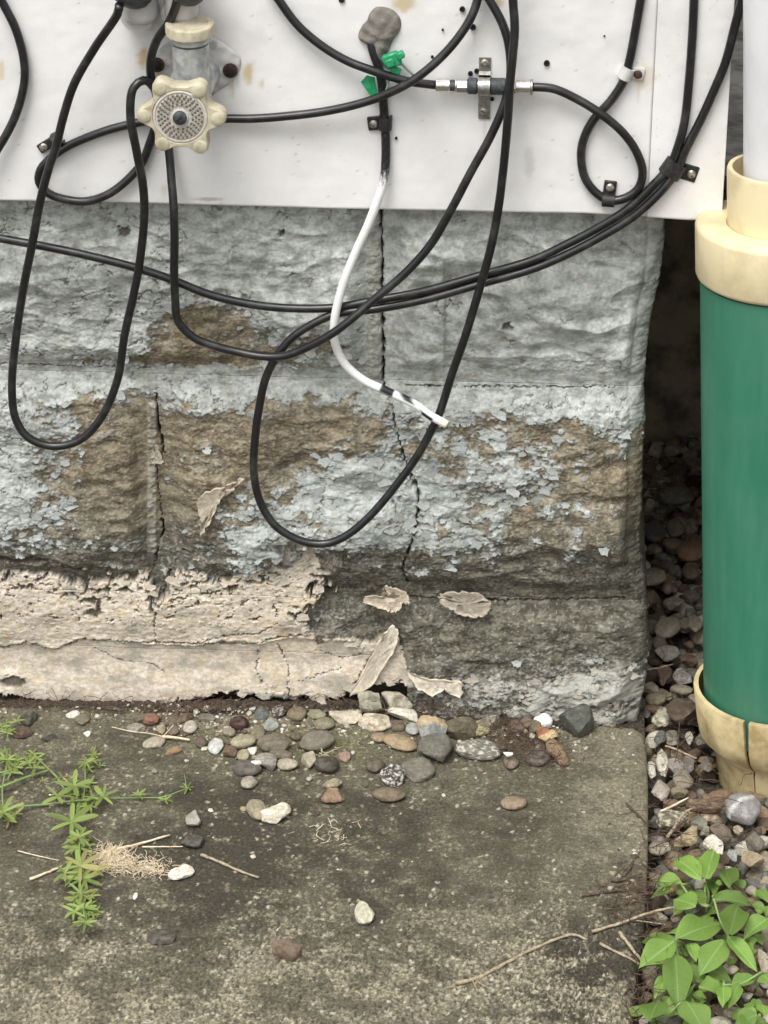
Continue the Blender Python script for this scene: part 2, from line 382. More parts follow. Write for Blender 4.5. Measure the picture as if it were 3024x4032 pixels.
def wall_fields(X, Z, side):
    u, v = proj(np.stack([X, np.full_like(X, -.005), Z], -1)); u = u/K; v = v/K
    mmx, mmz = X*1000, Z*1000
    # block layout
    row = np.where(Z > zA, 0, np.where(Z > zB, 1, 2))
    zt = np.choose(row, [zTOP, zA, zB]); zb = np.choose(row, [zA, zB, zB-0.195])
    xj = np.choose(row, [xJ1, xJ2, xJ1])
    ex = np.abs(X-xj)*1000
    left_of = X < xj
    ec = (XC0-X)*1000+3
    ezt = (zt-Z)*1000; ezb = (Z-zb)*1000
    wob = 1.6*fbm(mmx/22, mmz/22, 3, 3)
    e = np.minimum(np.minimum(ex+np.where(left_of, 0, -2), ezt), np.minimum(ezb, np.where(side > 0, 0, ec)))+wob
    m = sst(6, 24, e)
    B = 8.0+6.0*fbm(mmx/70, mmz/58, 11, 2)+2.2*(1-2*np.abs(fbm(mmx/44+2, mmz/26, 12, 2)))
    vin = np.clip((Z-zb)/(zt-zb), 0, 1)
    B = B*(0.7+0.5*np.sin(np.pi*np.clip(vin*.95+.05, 0, 1)))
    # the large slanting facet of the upper right block and the bulging middle course
    B += 4.5*np.exp(-((u-1150)/150)**2-((v-650)/80)**2)-3.5*sst(0, 60, (v-640)-(u-1130)*.55)*(u > 960)*(row == 0)
    B += 5*np.exp(-((v-1120-.03*u)/55)**2)*(row == 1)
    B = np.clip(B, 0, 21)
    jd = np.clip(1-e/9.0, 0, 1)
    h = m*B-1.5*sst(0, 1, jd)
    h = np.where(side > 0, h*0.3, h)
    smooth_ = np.clip(sst(700, 860, u)*sst(830, 700, v)*.9+sst(560, 470, v)*.6, 0, .92)
    smooth_ = np.maximum(smooth_, (1-m)*.6); smooth_ = np.maximum(smooth_, .5*sst(760, 640, v))
    ripple = fbm(mmx/7.5, mmz/3.6, 21, 4, .68)
    grit = fbm(mmx/2.3, mmz/1.8, 22, 2)
    def terr(n, k): q = n*k; f = q-np.floor(q); return (np.floor(q)+sst(.38, .62, f))/k
    wv = fbm(mmx/19, mmz/11, 25, 5, .6)
    h += (1-smooth_)*(.42*ripple+.38*grit+1.6*terr(wv, 3.2)+.5*terr(ripple, 2.0))+.25*fbm(mmx/14, mmz/9, 24, 3)+smooth_*.5*terr(wv, 2.0)
    # bare block / paint
    n1 = fbm(mmx/20, mmz/15, 31, 4); n2 = fbm(mmx/6, mmz/4.4, 32, 3); n3 = fbm(mmx/1.9, mmz/1.6, 33, 2)
    c = covmap(u, v)+.27*n1+.17*n2+.05*n3
    P = sst(.485, .515, c)
    rim = np.exp(-((c-.535)/.022)**2)*P
    h += P*.95+rim*.5
    # crackled paint
    wx = mmx/14+.22*fbm(mmx/5, mmz/5, 41, 2); wz = mmz/11+.22*fbm(mmx/5, mmz/5, 42, 2)
    f1, f2, cid = worley(wx, wz, 43)
    ck = sst(.07, .015, f2-f1)*sst(.10, .34, fbm(mmx/30, mmz/26, 44, 3)+.28*sst(700, 300, u)-.30*smooth_)
    h += P*(.35*(f1*f1)*(1-smooth_)) - P*ck*1.3
    # colours
    g1 = fbm(mmx/12, mmz/8, 51, 4); g2 = fbm(mmx/3, mmz/2.4, 52, 3)
    grey = mix((.30, .315, .295), (.53, .555, .525), sst(-.65, .55, g1+.55*g2))
    cool = sst(860, 940, v)*sst(1420, 1360, v)*sst(-.1, .45, n2+.4*n1)
    grey = mix(grey, np.array((.47, .51, .50)), .6*cool)
    grey = mix(grey, np.array((.27, .25, .195)), .55*sst(.12, .6, fbm(mmx/16, mmz/9, 53, 4)+.25*(row == 0)*sst(700, 800, v)-.12))
    g3 = fbm(mmx/2.8, mmz/1.5, 56, 3)
    brown = mix((.145, .118, .078), (.34, .295, .215), sst(-.6, .6, g1-.4*g2+.75*g3))
    brown = mix(brown*np.array((.95, .93, .88)), np.array((.40, .385, .33)), .4*sst(.35, .65, fbm(mmx/7, mmz/3.6, 57, 4)))
    olive = mix((.07, .066, .05), (.22, .207, .16), sst(-.55, .65, g1+.5*g2+.7*g3))
    lowt = sst(1010, 1230, v+60*n1)
    stone = mix(brown, olive, lowt)
    stone = mix(stone, np.array((.10, .092, .07)), .6*sst(.0, .55, fbm(mmx/17+5, mmz/10, 54, 4)+.3*(row == 1)*sst(60, 0, np.abs(v-1190))))
    spk = sst(.42, .6, fbm(mmx/3.4, mmz/2.2, 55, 3))
    stone = mix(stone, np.array((.42, .42, .38)), .65*spk)
    stone = mix(stone, grey*.85, .42*sst(.36, .50, c+.20*g3+.12*g2))
    grey = mix(grey, np.array((.36, .345, .29)), .6*sst(1380, 1430, v))
    col = mix(stone, grey, P)
    col = mix(col, np.array((.07, .055, .04)), np.clip(P*ck, 0, .9)*.75)
    for mu, m0, m1, wd_ in ((806, 455, 826, 15), (327, 875, 1205, 9)):
        k = sst(wd_+2.5, wd_-1.5, np.abs(u-mu+2.5*fbm(v/30, u*0, 77, 3)))*sst(m0, m0+12, v)*sst(m1, m1-12, v)
        hm = 1.6+.9*n2+.5*grit+.3*h; k = k*(.55+.45*sst(-.3, .2, n1+n2))
        h = h*(1-k)+k*hm; mc = mix((.30, .29, .245), (.44, .44, .39), sst(-.4, .5, g1+g2))
        col = mix(col, mc, .8*k*(.75+.25*P))
    # thick cream coat at the foot
    ju = u+12*fbm(mmx/10, mmz/8, 61, 5, .6); jv = v+12*fbm(mmx/10, mmz/7, 62, 5, .6)
    sdf = polysdf(ju, jv, CREAM)
    nf_ = fbm(mmx/9, mmz/5.5, 69, 5, .6)
    upz = sst(1380, 1330, v)
    sdf = np.maximum(sdf, np.where((nf_ > .40) | ((nf_ > .10) & (sdf > -30)), 3.0, -99)*upz+(1-upz)*-99)
    sdf = np.where((nf_ < -.42) & (sdf < 34) & (v < 1300) & (u < 760), -2.0, sdf)
    C = sst(1.2, -1.2, sdf)
    rip = fbm(mmx/5.6+.6*fbm(mmx/30, mmz/30, 66, 2), mmz/3.0, 63, 5, .62)
    vl = np.interp(u, [-800, -200, 0, 60, 120, 180, 205, 300, 420, 480, 560, 640, 700], [1372, 1392, 1395, 1386, 1402, 1374, 1380, 1384, 1394, 1378, 1386, 1372, 1380])+7*fbm(u/17, v/40, 74, 4, .6)
    flat = sst(-1.2, 1.6, v-vl)
    loose = sst(-60, -8, sdf)*1.4
    base_c = 6.0+5.5*np.exp(-((v-1310)/70)**2)+3.0*sst(1400, 1500, v)+2.2*fbm(mmx/55, mmz/40, 76, 2)
    h = np.where(C > .01, h*(1-C)+C*(base_c+loose-1.3*flat+.9*np.exp(-((v-vl+4)/5.0)**2)*(1-flat)+(1.0-.72*flat)*(rip*.36+.26*terr(rip, 1.8)*(1-flat)+.5*terr(fbm(mmx/25, mmz/14, 68, 3), 2))), h)
    cre = mix((.50, .43, .335), (.70, .635, .53), sst(-.55, .45, rip+.4*g1))
    cre = mix(cre, np.array((.60, .49, .30)), .4*sst(.15, .6, fbm(mmx/35, mmz/22, 64, 3))*sst(300, 500, u))
    cre = mix(cre, np.array((.36, .335, .28)), .8*sst(.05, .55, fbm(mmx/24, mmz/14, 65, 5, .62)+.10*flat))
    cre = mix(cre, np.array((.58, .46, .27)), .5*sst(.2, .6, fbm(mmx/12, mmz/6, 75, 4)))
    pit = sst(.58, .70, fbm(mmx/3.0, mmz/1.9, 67, 3)+.14*sst(1330, 1250, v))*(1-flat*.8)
    cre = mix(cre, np.array((.16, .125, .085)), .8*pit); h -= 1.0*pit*C
    col = mix(col, cre, C)
    # under the coat: recessed gap above the slab, its shade painted in dark brown
    under = (jv > np.interp(u, [-800, -200, 0, 300, 480, 700, 800, 880], [1470, 1491, 1493, 1521, 1491, 1508, 1473, 1467]))*(u < 880)*(1-C)
    h = np.where(under > .5, -9+2*n1, h)
    col = mix(col, np.array((.07, .055, .038)), .8*under)
    # block foot on the right swells outwards, pale
    foot = sst(1430, 1520, v)*sst(880, 960, u)
    h += foot*(4+3*n1)*(side < 1)
    for pts, wd, dp in CRACKS:
        sel = (u > min(p[0] for p in pts)-30) & (u < max(p[0] for p in pts)+30) & (v > min(p[1] for p in pts)-30) & (v < max(p[1] for p in pts)+30)
        if not sel.any(): continue
        uu = u[sel]+4.5*fbm(mmx[sel]/4, mmz[sel]/4, 71, 3); vv = v[sel]+4.5*fbm(mmx[sel]/4, mmz[sel]/4, 72, 3)
        d = polydist(uu, vv, pts); w = wd*(.75+.7*fbm(mmx[sel]/9, mmz[sel]/9, 73, 2))
        k = sst(1.0, .25, d/np.maximum(w, .6)); h[sel] -= dp*k; 
        col[sel] = mix(col[sel], np.array((.03, .022, .016)), .92*k)
    for hx, hy, ax, ay in HOLES:
        d = np.hypot((ju-hx)/ax, (jv-hy)/ay); k = sst(1.15, .8, d); h -= 3.2*k; col = mix(col, np.array((.07, .058, .042)), .85*k)
    # drafted edge line along the right-hand corner
    h -= .9*np.exp(-((ec-15+wob)/1.6)**2)*(side < 1)*(row < 2)
    edge_w = np.where(C > .3, 0, np.exp(-((c-.52)/.05)**2))+np.where(C > .3, .8*np.exp(-((sdf+6)/9)**2), 0)
    return np.clip(h, -16, 23), col, row, edge_w

def build_wall():
    r = 0.009; xl = -0.62
    xfine0 = W(-40, 1900)[0]
    s = np.concatenate([np.arange(xl, xfine0, .004), np.arange(xfine0, XC0-r, .0008)]); nf = len(s)
    arc = np.linspace(0, np.pi/2, 14)[1:]; depth = np.arange(.003, .19, .003)
    zz = np.concatenate([np.arange(-.05, -.012, .003), np.arange(-.012, zA+.165, .0008), np.arange(zA+.165, zTOP, .004), [zTOP]])
    nc = nf+len(arc)+len(depth); nr = len(zz)
    Xb = np.concatenate([s, XC0-r+r*np.sin(arc), np.full(len(depth), XC0)])
    Yb = np.concatenate([np.zeros(nf), r-r*np.cos(arc), r+depth])
    Nx = np.concatenate([np.zeros(nf), np.sin(arc), np.ones(len(depth))])
    Ny = np.concatenate([-np.ones(nf), -np.cos(arc), np.zeros(len(depth))])
    sideflag = np.concatenate([np.zeros(nf+6), np.ones(nc-nf-6)])
    S = np.concatenate([s, XC0-r+r*arc, XC0-r+r*np.pi/2+depth])
    Sg, Zg = np.meshgrid(S, zz); Xg, _ = np.meshgrid(Xb, zz); Yg, _ = np.meshgrid(Yb, zz)
    h, col, row, ew = wall_fields(np.where(np.meshgrid(sideflag, zz)[0] > 0, Sg, Xg).ravel(), Zg.ravel(), np.meshgrid(sideflag, zz)[0].ravel())
    h = h.reshape(Xg.shape)/1000; col = col.reshape(Xg.shape+(3,))
    cshift = (np.interp(zz, cz, cx)-XC0)[:, None]*sst(.05, 0, XC0-Xg)
    cshift = cshift+.0007*fbm(Zg*1000/4, Yg*1000/9, 81, 3)*sst(.02, 0, XC0-Xg)
    side = np.meshgrid(sideflag, zz)[0]
    hh = h
    PX = Xg+cshift+Nx[None, :]*np.clip(hh, -.004, .003)
    PY = Yg+Ny[None, :]*hh
    Vg = np.stack([PX, PY, Zg], -1)
    iA = int(np.searchsorted(zz, zA)); iB = int(np.searchsorted(zz, zB)); zs = W(300*K, 1392*K)[2]; iS = int(np.searchsorted(zz, zs))
    jm = lambda x: int(np.searchsorted(Xb[:nf], x))
    root = empty('foundation_wall', (0, 0, 0)); tag(root, 'old rock-faced concrete block foundation wall with peeling grey, brown and cream paint', 'wall')
    cells = [(iA, nr-1, 0, jm(xJ1)), (iA, nr-1, jm(xJ1), nc-1), (iB, iA, 0, jm(xJ2)), (iB, iA, jm(xJ2), nc-1), (iS, iB, 0, jm(xJ1)), (0, iB, jm(xJ1), nc-1), (0, iS, 0, jm(xJ1))]
    names = ['concrete_block']*6+['plaster_skirting']
    labs = ['upper left block, crackled grey paint with bare brown patches', 'upper corner block in smooth pale grey paint', 'middle left block, mottled grey and brown', 'long middle corner block with brown bare face and grey flakes', 'lower left block under flaking cream paint', 'lower corner block, dark olive with pale foot', 'smooth cream render band at the foot of the wall']
    for (r0, r1, c0, c1), nm, lb in zip(cells, names, labs):
        sub = Vg[r0:r1+1, c0:c1+1]; cc = col[r0:r1+1, c0:c1+1]; a, b = sub.shape[:2]
        V = sub.reshape(-1, 3); C = cc.reshape(-1, 3)
        idx = np.arange(a*b).reshape(a, b)
        F = np.stack([idx[:-1, :-1], idx[:-1, 1:], idx[1:, 1:], idx[1:, :-1]], -1).reshape(-1, 4)
        # sides going back into the wall, drawn in a little so neighbours do not share planes
        ring = np.concatenate([idx[0, :], idx[1:, -1], idx[-1, -2::-1], idx[-2:0:-1, 0]])
        rb = V[ring].copy(); cen = V.mean(0)
        n0 = len(V)
        back = rb.copy(); back[:, 1] = .12; back[:, 0] += np.sign(cen[0]-back[:, 0])*.002; back[:, 2] += np.sign(cen[2]-back[:, 2])*.002
        back[rb[:, 1] > .1] = rb[rb[:, 1] > .1]+np.array((-.01, 0, 0))
        V = np.concatenate([V, back]); C = np.concatenate([C, C[ring]])
        k = np.arange(len(ring)); k2 = np.roll(k, -1)
        F2 = np.stack([ring[k], n0+k, n0+k2, ring[k2]], -1)
        o = mesh_np(nm, V, np.concatenate([F, F2]), M['wall'], root, C)
        o['label'] = lb
    # hundreds of small lifted flakes along the broken paint edges
    rs = np.random.RandomState(21); ew = ew.reshape(Xg.shape); VV = []; FF = []; CC = []; n0 = 0; cnt = 0
    iz0 = int(np.searchsorted(zz, .004)); jx0 = int(np.searchsorted(Xb[:nf], xfine0))
    while cnt < 1100:
        i = rs.randint(iz0, iA+180); j = rs.randint(jx0, nf-2)
        if rs.rand() > ew[i, j]**1.3: continue
        cnt += 1; sz = rs.choice([.0013, .0020, .0032, .0050], p=[.38, .34, .20, .08])*rs.uniform(.8, 1.2); nn = rs.randint(9, 15)
        an = np.sort(rs.uniform(0, 2*np.pi, nn)); rr = rs.uniform(.42, 1.0, nn)*sz
        lift = rs.uniform(.0002, .0016)*(sz/.003); tw = rs.normal(0, .35)
        base = Vg[i, j]; px_ = rr*np.cos(an)*1.35; pz_ = rr*np.sin(an)
        t = (.5-.5*np.sin(an+tw))
        P0 = np.stack([base[0]+px_, base[1]-.0003-lift*t**1.5, base[2]+pz_], -1); cen = base-np.array((0, .0004+lift*.25, 0))
        v_ = np.vstack([P0, cen, P0+np.array((0, .0006, 0))]); k = np.arange(nn); k2 = (k+1) % nn
        f_ = np.vstack([np.stack([k, k2, np.full(nn, nn)], -1), np.stack([k, nn+1+k, k2], -1), np.stack([k2, nn+1+k, nn+1+k2], -1)])
        cc = col[i, j]; lum = cc.mean(); warm = base[2] < .045 or base[2] < zB+.012 and (cc[0] > 1.25*cc[2]) and base[0] < .06
        cw = np.array((.56, .50, .41)) if warm else np.array((.44, .47, .45))
        cc = (.35*cc+.65*cw)*rs.uniform(.75, 1.05)
        VV.append(v_); FF.append(f_+n0); CC.append(np.tile(cc, (len(v_), 1))); n0 += len(v_)
    fo = mesh_np('loose_flakes', np.concatenate(VV), np.concatenate(FF), M['wall'], root, np.concatenate(CC), smooth=False); fo['kind'] = 'stuff'
    return root
WALLROOT = build_wall()

# curled flakes of the cream coat
def flake(px_poly, d, lift, curl, seed, colr, lab):
    P = np.array(px_poly, float); c = P.mean(0); n = len(P)
    rings = [1.0, .95, .86, .72, .56, .38, .2]
    V = []; C = []
    rs = np.random.RandomState(seed)
    dense = []
    for i in range(n):
        a, b = P[i], P[(i+1) % n]
        for t in np.linspace(0, 1, 6)[:-1]: dense.append(a*(1-t)+b*t+rs.normal(0, 1.7, 2))
    dense = np.array(dense); nd = len(dense)
    for r in rings:
        for q in dense:
            p = c+(q-c)*r
            z = d+lift*(0.4+.6*((p[1]-P[:, 1].min())/(np.ptp(P[:, 1])+1)))+curl*max(0, r-.7)/.3
            nn = float(fbm(np.array([p[0]/22.0]), np.array([p[1]/14.0]), seed, 4)[0]); w = WD(p[0], p[1], z+.0009*nn); V.append(w); C.append(np.array(colr)*(1+.45*float(fbm(np.array([p[0]/9.0]), np.array([p[1]/5.0]), seed+5, 3)[0]))*(1.12 if r > .8 else .80 if seed == 2 else .95))
    V.append(WD(c[0], c[1], d+lift*.6)); C.append(colr)
    F = []
    for i in range(len(rings)-1):
        for k in range(nd): k2 = (k+1) % nd; F.append((i*nd+k, (i+1)*nd+k, (i+1)*nd+k2, i*nd+k2))
    T = [((len(rings)-1)*nd+k, len(V)-1, (len(rings)-1)*nd+(k+1) % nd) for k in range(nd)]
    nb = len(V); back = [v+np.array((0, .0022, 0)) for v in V[:nd]]; V += back; C += C[:nd]
    for k in range(nd): k2 = (k+1) % nd; F.append((k, k2, nb+k2, nb+k))
    me = bpy.data.meshes.new('paint_flake'); me.from_pydata([tuple(v) for v in V], [], F+T+[tuple(nb+k for k in range(nd))]); me.update()
    ca = me.color_attributes.new('Col', 'FLOAT_COLOR', 'POINT')
    for i, cc in enumerate(C): ca.data[i].color = (*np.clip(cc, 0, 1), 1)
    for p in me.polygons: p.use_smooth = True
    me.materials.append(M['wall'])
    o = bpy.data.objects.new('paint_flake', me); COL.objects.link(o); o.parent = WALLROOT; o['label'] = lab
CRM = (.50, .43, .33)
flake([(828, 1268), (842, 1272), (870, 1276), (884, 1290), (886, 1304), (872, 1302), (862, 1318), (846, 1326), (834, 1318), (812, 1312), (784, 1300), (790, 1290), (826, 1290)], .009, .004, .002, 1, CRM, 'hanging cream flake with a notched edge')
flake([(952, 1284), (990, 1280), (1030, 1282), (1052, 1294), (1062, 1304), (1052, 1328), (1030, 1336), (1000, 1330), (975, 1318), (955, 1306), (946, 1292)], .010, .003, .0012, 2, (.40, .35, .28), 'curled oval flake with a brown middle')
flake([(424, 1086), (446, 1062), (478, 1056), (510, 1040), (532, 1034), (506, 1056), (484, 1066), (470, 1090), (458, 1120), (444, 1150), (430, 1158), (436, 1128), (430, 1110)], .017, .003, .0015, 3, (.46, .40, .31), 'long curled strip of loosened cream paint')
flake([(874, 1446), (900, 1462), (950, 1470), (1000, 1476), (996, 1508), (960, 1492), (930, 1506), (896, 1484)], .013, .006, .001, 4, (.58, .52, .42), 'cream sheet standing away from the foot')
flake([(846, 1352), (862, 1364), (860, 1392), (830, 1440), (800, 1486), (752, 1506), (790, 1440), (820, 1384)], .0115, .002, .0006, 5, (.58, .52, .42), 'pointed cream sheet leaning on the wall')
flake([(330, 962), (340, 966), (350, 990), (352, 1002), (330, 1002), (322, 996)], .012, .003, .001, 6, (.36, .32, .25), 'small wedge of mortar in the joint')

# ------------------------------------------------------------------ WHITE CLADDING
DP = 0.026                                   # front of the sheet metal
def build_sheet():
    root = empty('white_cladding', (0, -DP, 0)); tag(root, 'white painted sheet metal cladding with rust specks, screw holes and all the cables', 'cladding')
    ztl = 1.0
    xs_ = [W(2591, 0, DP)[0], W(2549, 840, DP)[0]]; zs_ = [W(2591, 0, DP)[2], W(2549, 840, DP)[2]]
    seam = lambda z: xs_[1]+(xs_[0]-xs_[1])*(z-zs_[1])/(zs_[0]-zs_[1])
    pb = lambda px: W(px, 0, DP)
    edge = [(0, 787), (400, 793), (800, 805), (1300, 818), (1900, 832), (2140, 836), (2300, 838), (2440, 846), (2540, 850), (2620, 857), (2700, 862), (2860, 862)]
    ex = np.array([W(a, b, DP)[0] for a, b in edge]); ez = np.array([W(a, b, DP)[2] for a, b in edge])
    xr = W(2857, 600, DP)[0]
    stains = [(565, 225, 26, 48, (.50, .36, .14), .75), (978, 285, 22, 46, (.56, .42, .18), .75), (1030, 330, 12, 18, (.5, .36, .14), .5), (1590, 10, 50, 40, (.52, .40, .16), .7), (1960, 8, 30, 22, (.50, .36, .16), .7), (2535, 300, 50, 60, (.62, .55, .38), .6),
              (648, 750, 18, 26, (.62, .57, .46), .6), (820, 785, 60, 9, (.30, .22, .16), .6), (2085, 640, 22, 70, (.56, .56, .52), .7), (5, 280, 12, 40, (.55, .40, .2), .6), (1005, 150, 50, 60, (.62, .6, .55), .3), (2160, 160, 120, 60, (.62, .63, .62), .35), (619, 300, 14, 60, (.55, .42, .24), .5), (912, 330, 12, 60, (.55, .42, .24), .5), (1908, 520, 9, 70, (.62, .56, .46), .5), (2512, 350, 10, 60, (.6, .5, .36), .5), (1830, 70, 8, 40, (.6, .52, .4), .4), (1865, 150, 8, 40, (.6, .52, .4), .4)]
    def grid(x0, x1, seam_r=False, seam_l=False, off=0.0, name='metal_sheet'):
        nx = 380 if name == 'metal_sheet' else 90
        t = np.linspace(0, 1, nx); zr = np.concatenate([np.linspace(0, .19, 150), np.linspace(.2, ztl, 14)])
        T, Z = np.meshgrid(t, zr)
        xl_ = np.full_like(Z, x0); xr_ = np.full_like(Z, x1)
        zb0 = np.interp(.0, ex, ez)
        if seam_r: xr_ = seam(Z+zb0)
        if seam_l: xl_ = seam(Z+zb0)
        X = xl_+(xr_-xl_)*T; zb = np.interp(X, ex, ez); ZZ = zb+Z
        h = .0012*fbm(X*9, ZZ*9, 91, 2)+.00025*fbm(X*60, ZZ*60, 92, 3)
        Y = -(DP+off)-h
        if name == 'metal_sheet': Y += .0008*sst(.15, -.35, X)*0
        u, v = proj(np.stack([X, np.full_like(X, -DP), ZZ], -1).reshape(-1, 3)); u = u.reshape(X.shape); v = v.reshape(X.shape)
        col = np.zeros(X.shape+(3,))+np.array((.80, .795, .785))
        col = mix(col, np.array((.73, .72, .70)), .8*sst(.0, .5, fbm(X*14, ZZ*10, 93, 4)))
        col = mix(col, np.array((.60, .57, .51)), .3*sst(.62, .76, fbm(X*90, ZZ*70, 94, 4)))
        nz = fbm(X*260, ZZ*200, 95, 3)
        for sx, sy, ax, ay, cc, kk in stains:
            d = np.hypot((u-sx)/ax, (v-sy)/ay)+.35*nz; col = mix(col, np.array(cc), kk*sst(1.25, .45, d))
        spk = sst(.80, .86, fbm(X*420, ZZ*420, 96, 2)); col = mix(col, np.array((.4, .33, .25)), .5*spk)
        V = np.stack([X, Y, ZZ], -1).reshape(-1, 3); a, b = X.shape; idx = np.arange(a*b).reshape(a, b)
        F = np.stack([idx[:-1, :-1], idx[:-1, 1:], idx[1:, 1:], idx[1:, :-1]], -1).reshape(-1, 4)
        n0 = len(V); bot = V[idx[0]].copy()+np.array((0, .0012, -.0008)); bot2 = bot.copy(); bot2[:, 1] = .012 if True else 0; bot2[:, 2] += .0005
        rgt = V[idx[:, -1]].copy(); rgt[:, 1] += .0015
        V = np.concatenate([V, bot, bot2, rgt]); C = np.concatenate([col.reshape(-1, 3), col[0], col[0], col[:, -1]])
        k = np.arange(b-1); F2 = np.stack([idx[0, k], n0+k, n0+k+1, idx[0, k+1]], -1); F3 = np.stack([n0+k, n0+b+k, n0+b+k+1, n0+k+1], -1)
        k = np.arange(a-1); n2 = n0+2*b; F4 = np.stack([idx[k, -1], n2+k, n2+k+1, idx[k+1, -1]], -1)
        o = mesh_np(name, V, np.concatenate([F, F2, F3, F4]), M['sheet'], None, C); adopt(o, root); return o
    grid(-.62, .2, seam_r=True)
    grid(.2, xr, seam_l=True, off=.0012, name='corner_trim')
    # screw holes and small dark marks
    for px, py, r in [(1820, 37, 2.0), (1862, 108, 2.2), (1852, 291, 1.8), (1877, 281, 1.8), (1938, 391, 1.4), (2153, 250, 2.2), (1345, 0, 2.2), (1560, 545, 1.0), (2380, 142, .7), (1743, 118, .8), (1702, 225, 1.1)]:
        p = W(px, py, DP+.0016)
        MB().lathe(p-np.array((0, -.002, 0)), (0, -1, 0), [(0, r*.001*.98), (.0022, r*.001), (.0024, r*.0006), (.0012, r*.0003)], 14).build('screw_hole', M['dark'], root)
    return root, xr
SHEET, XR = build_sheet()
# body of the house behind the cladding and over the foundation
hb = MB(); zb_ = W(2700, 862, DP)[2]
hb.box((( -3.0+XR-.004)/2, 1.02, (zTOP+3.0)/2+.002), XR-.004+3.0, 2.0, 3.0-zTOP)
hb.build('house_body', M['house'], smooth=False); tag(bpy.data.objects['house_body'], None, None, None, 'structure')
sf = MB(); sf.box(((XC0+.012+.41)/2, .305, zb_+.016), .41-XC0-.014, .53, .012); sf.build('shade_soffit', M['house'], smooth=False); bpy.data.objects['shade_soffit']['kind'] = 'structure'  # ceiling over the gap, widened past the cladding edge to shade it

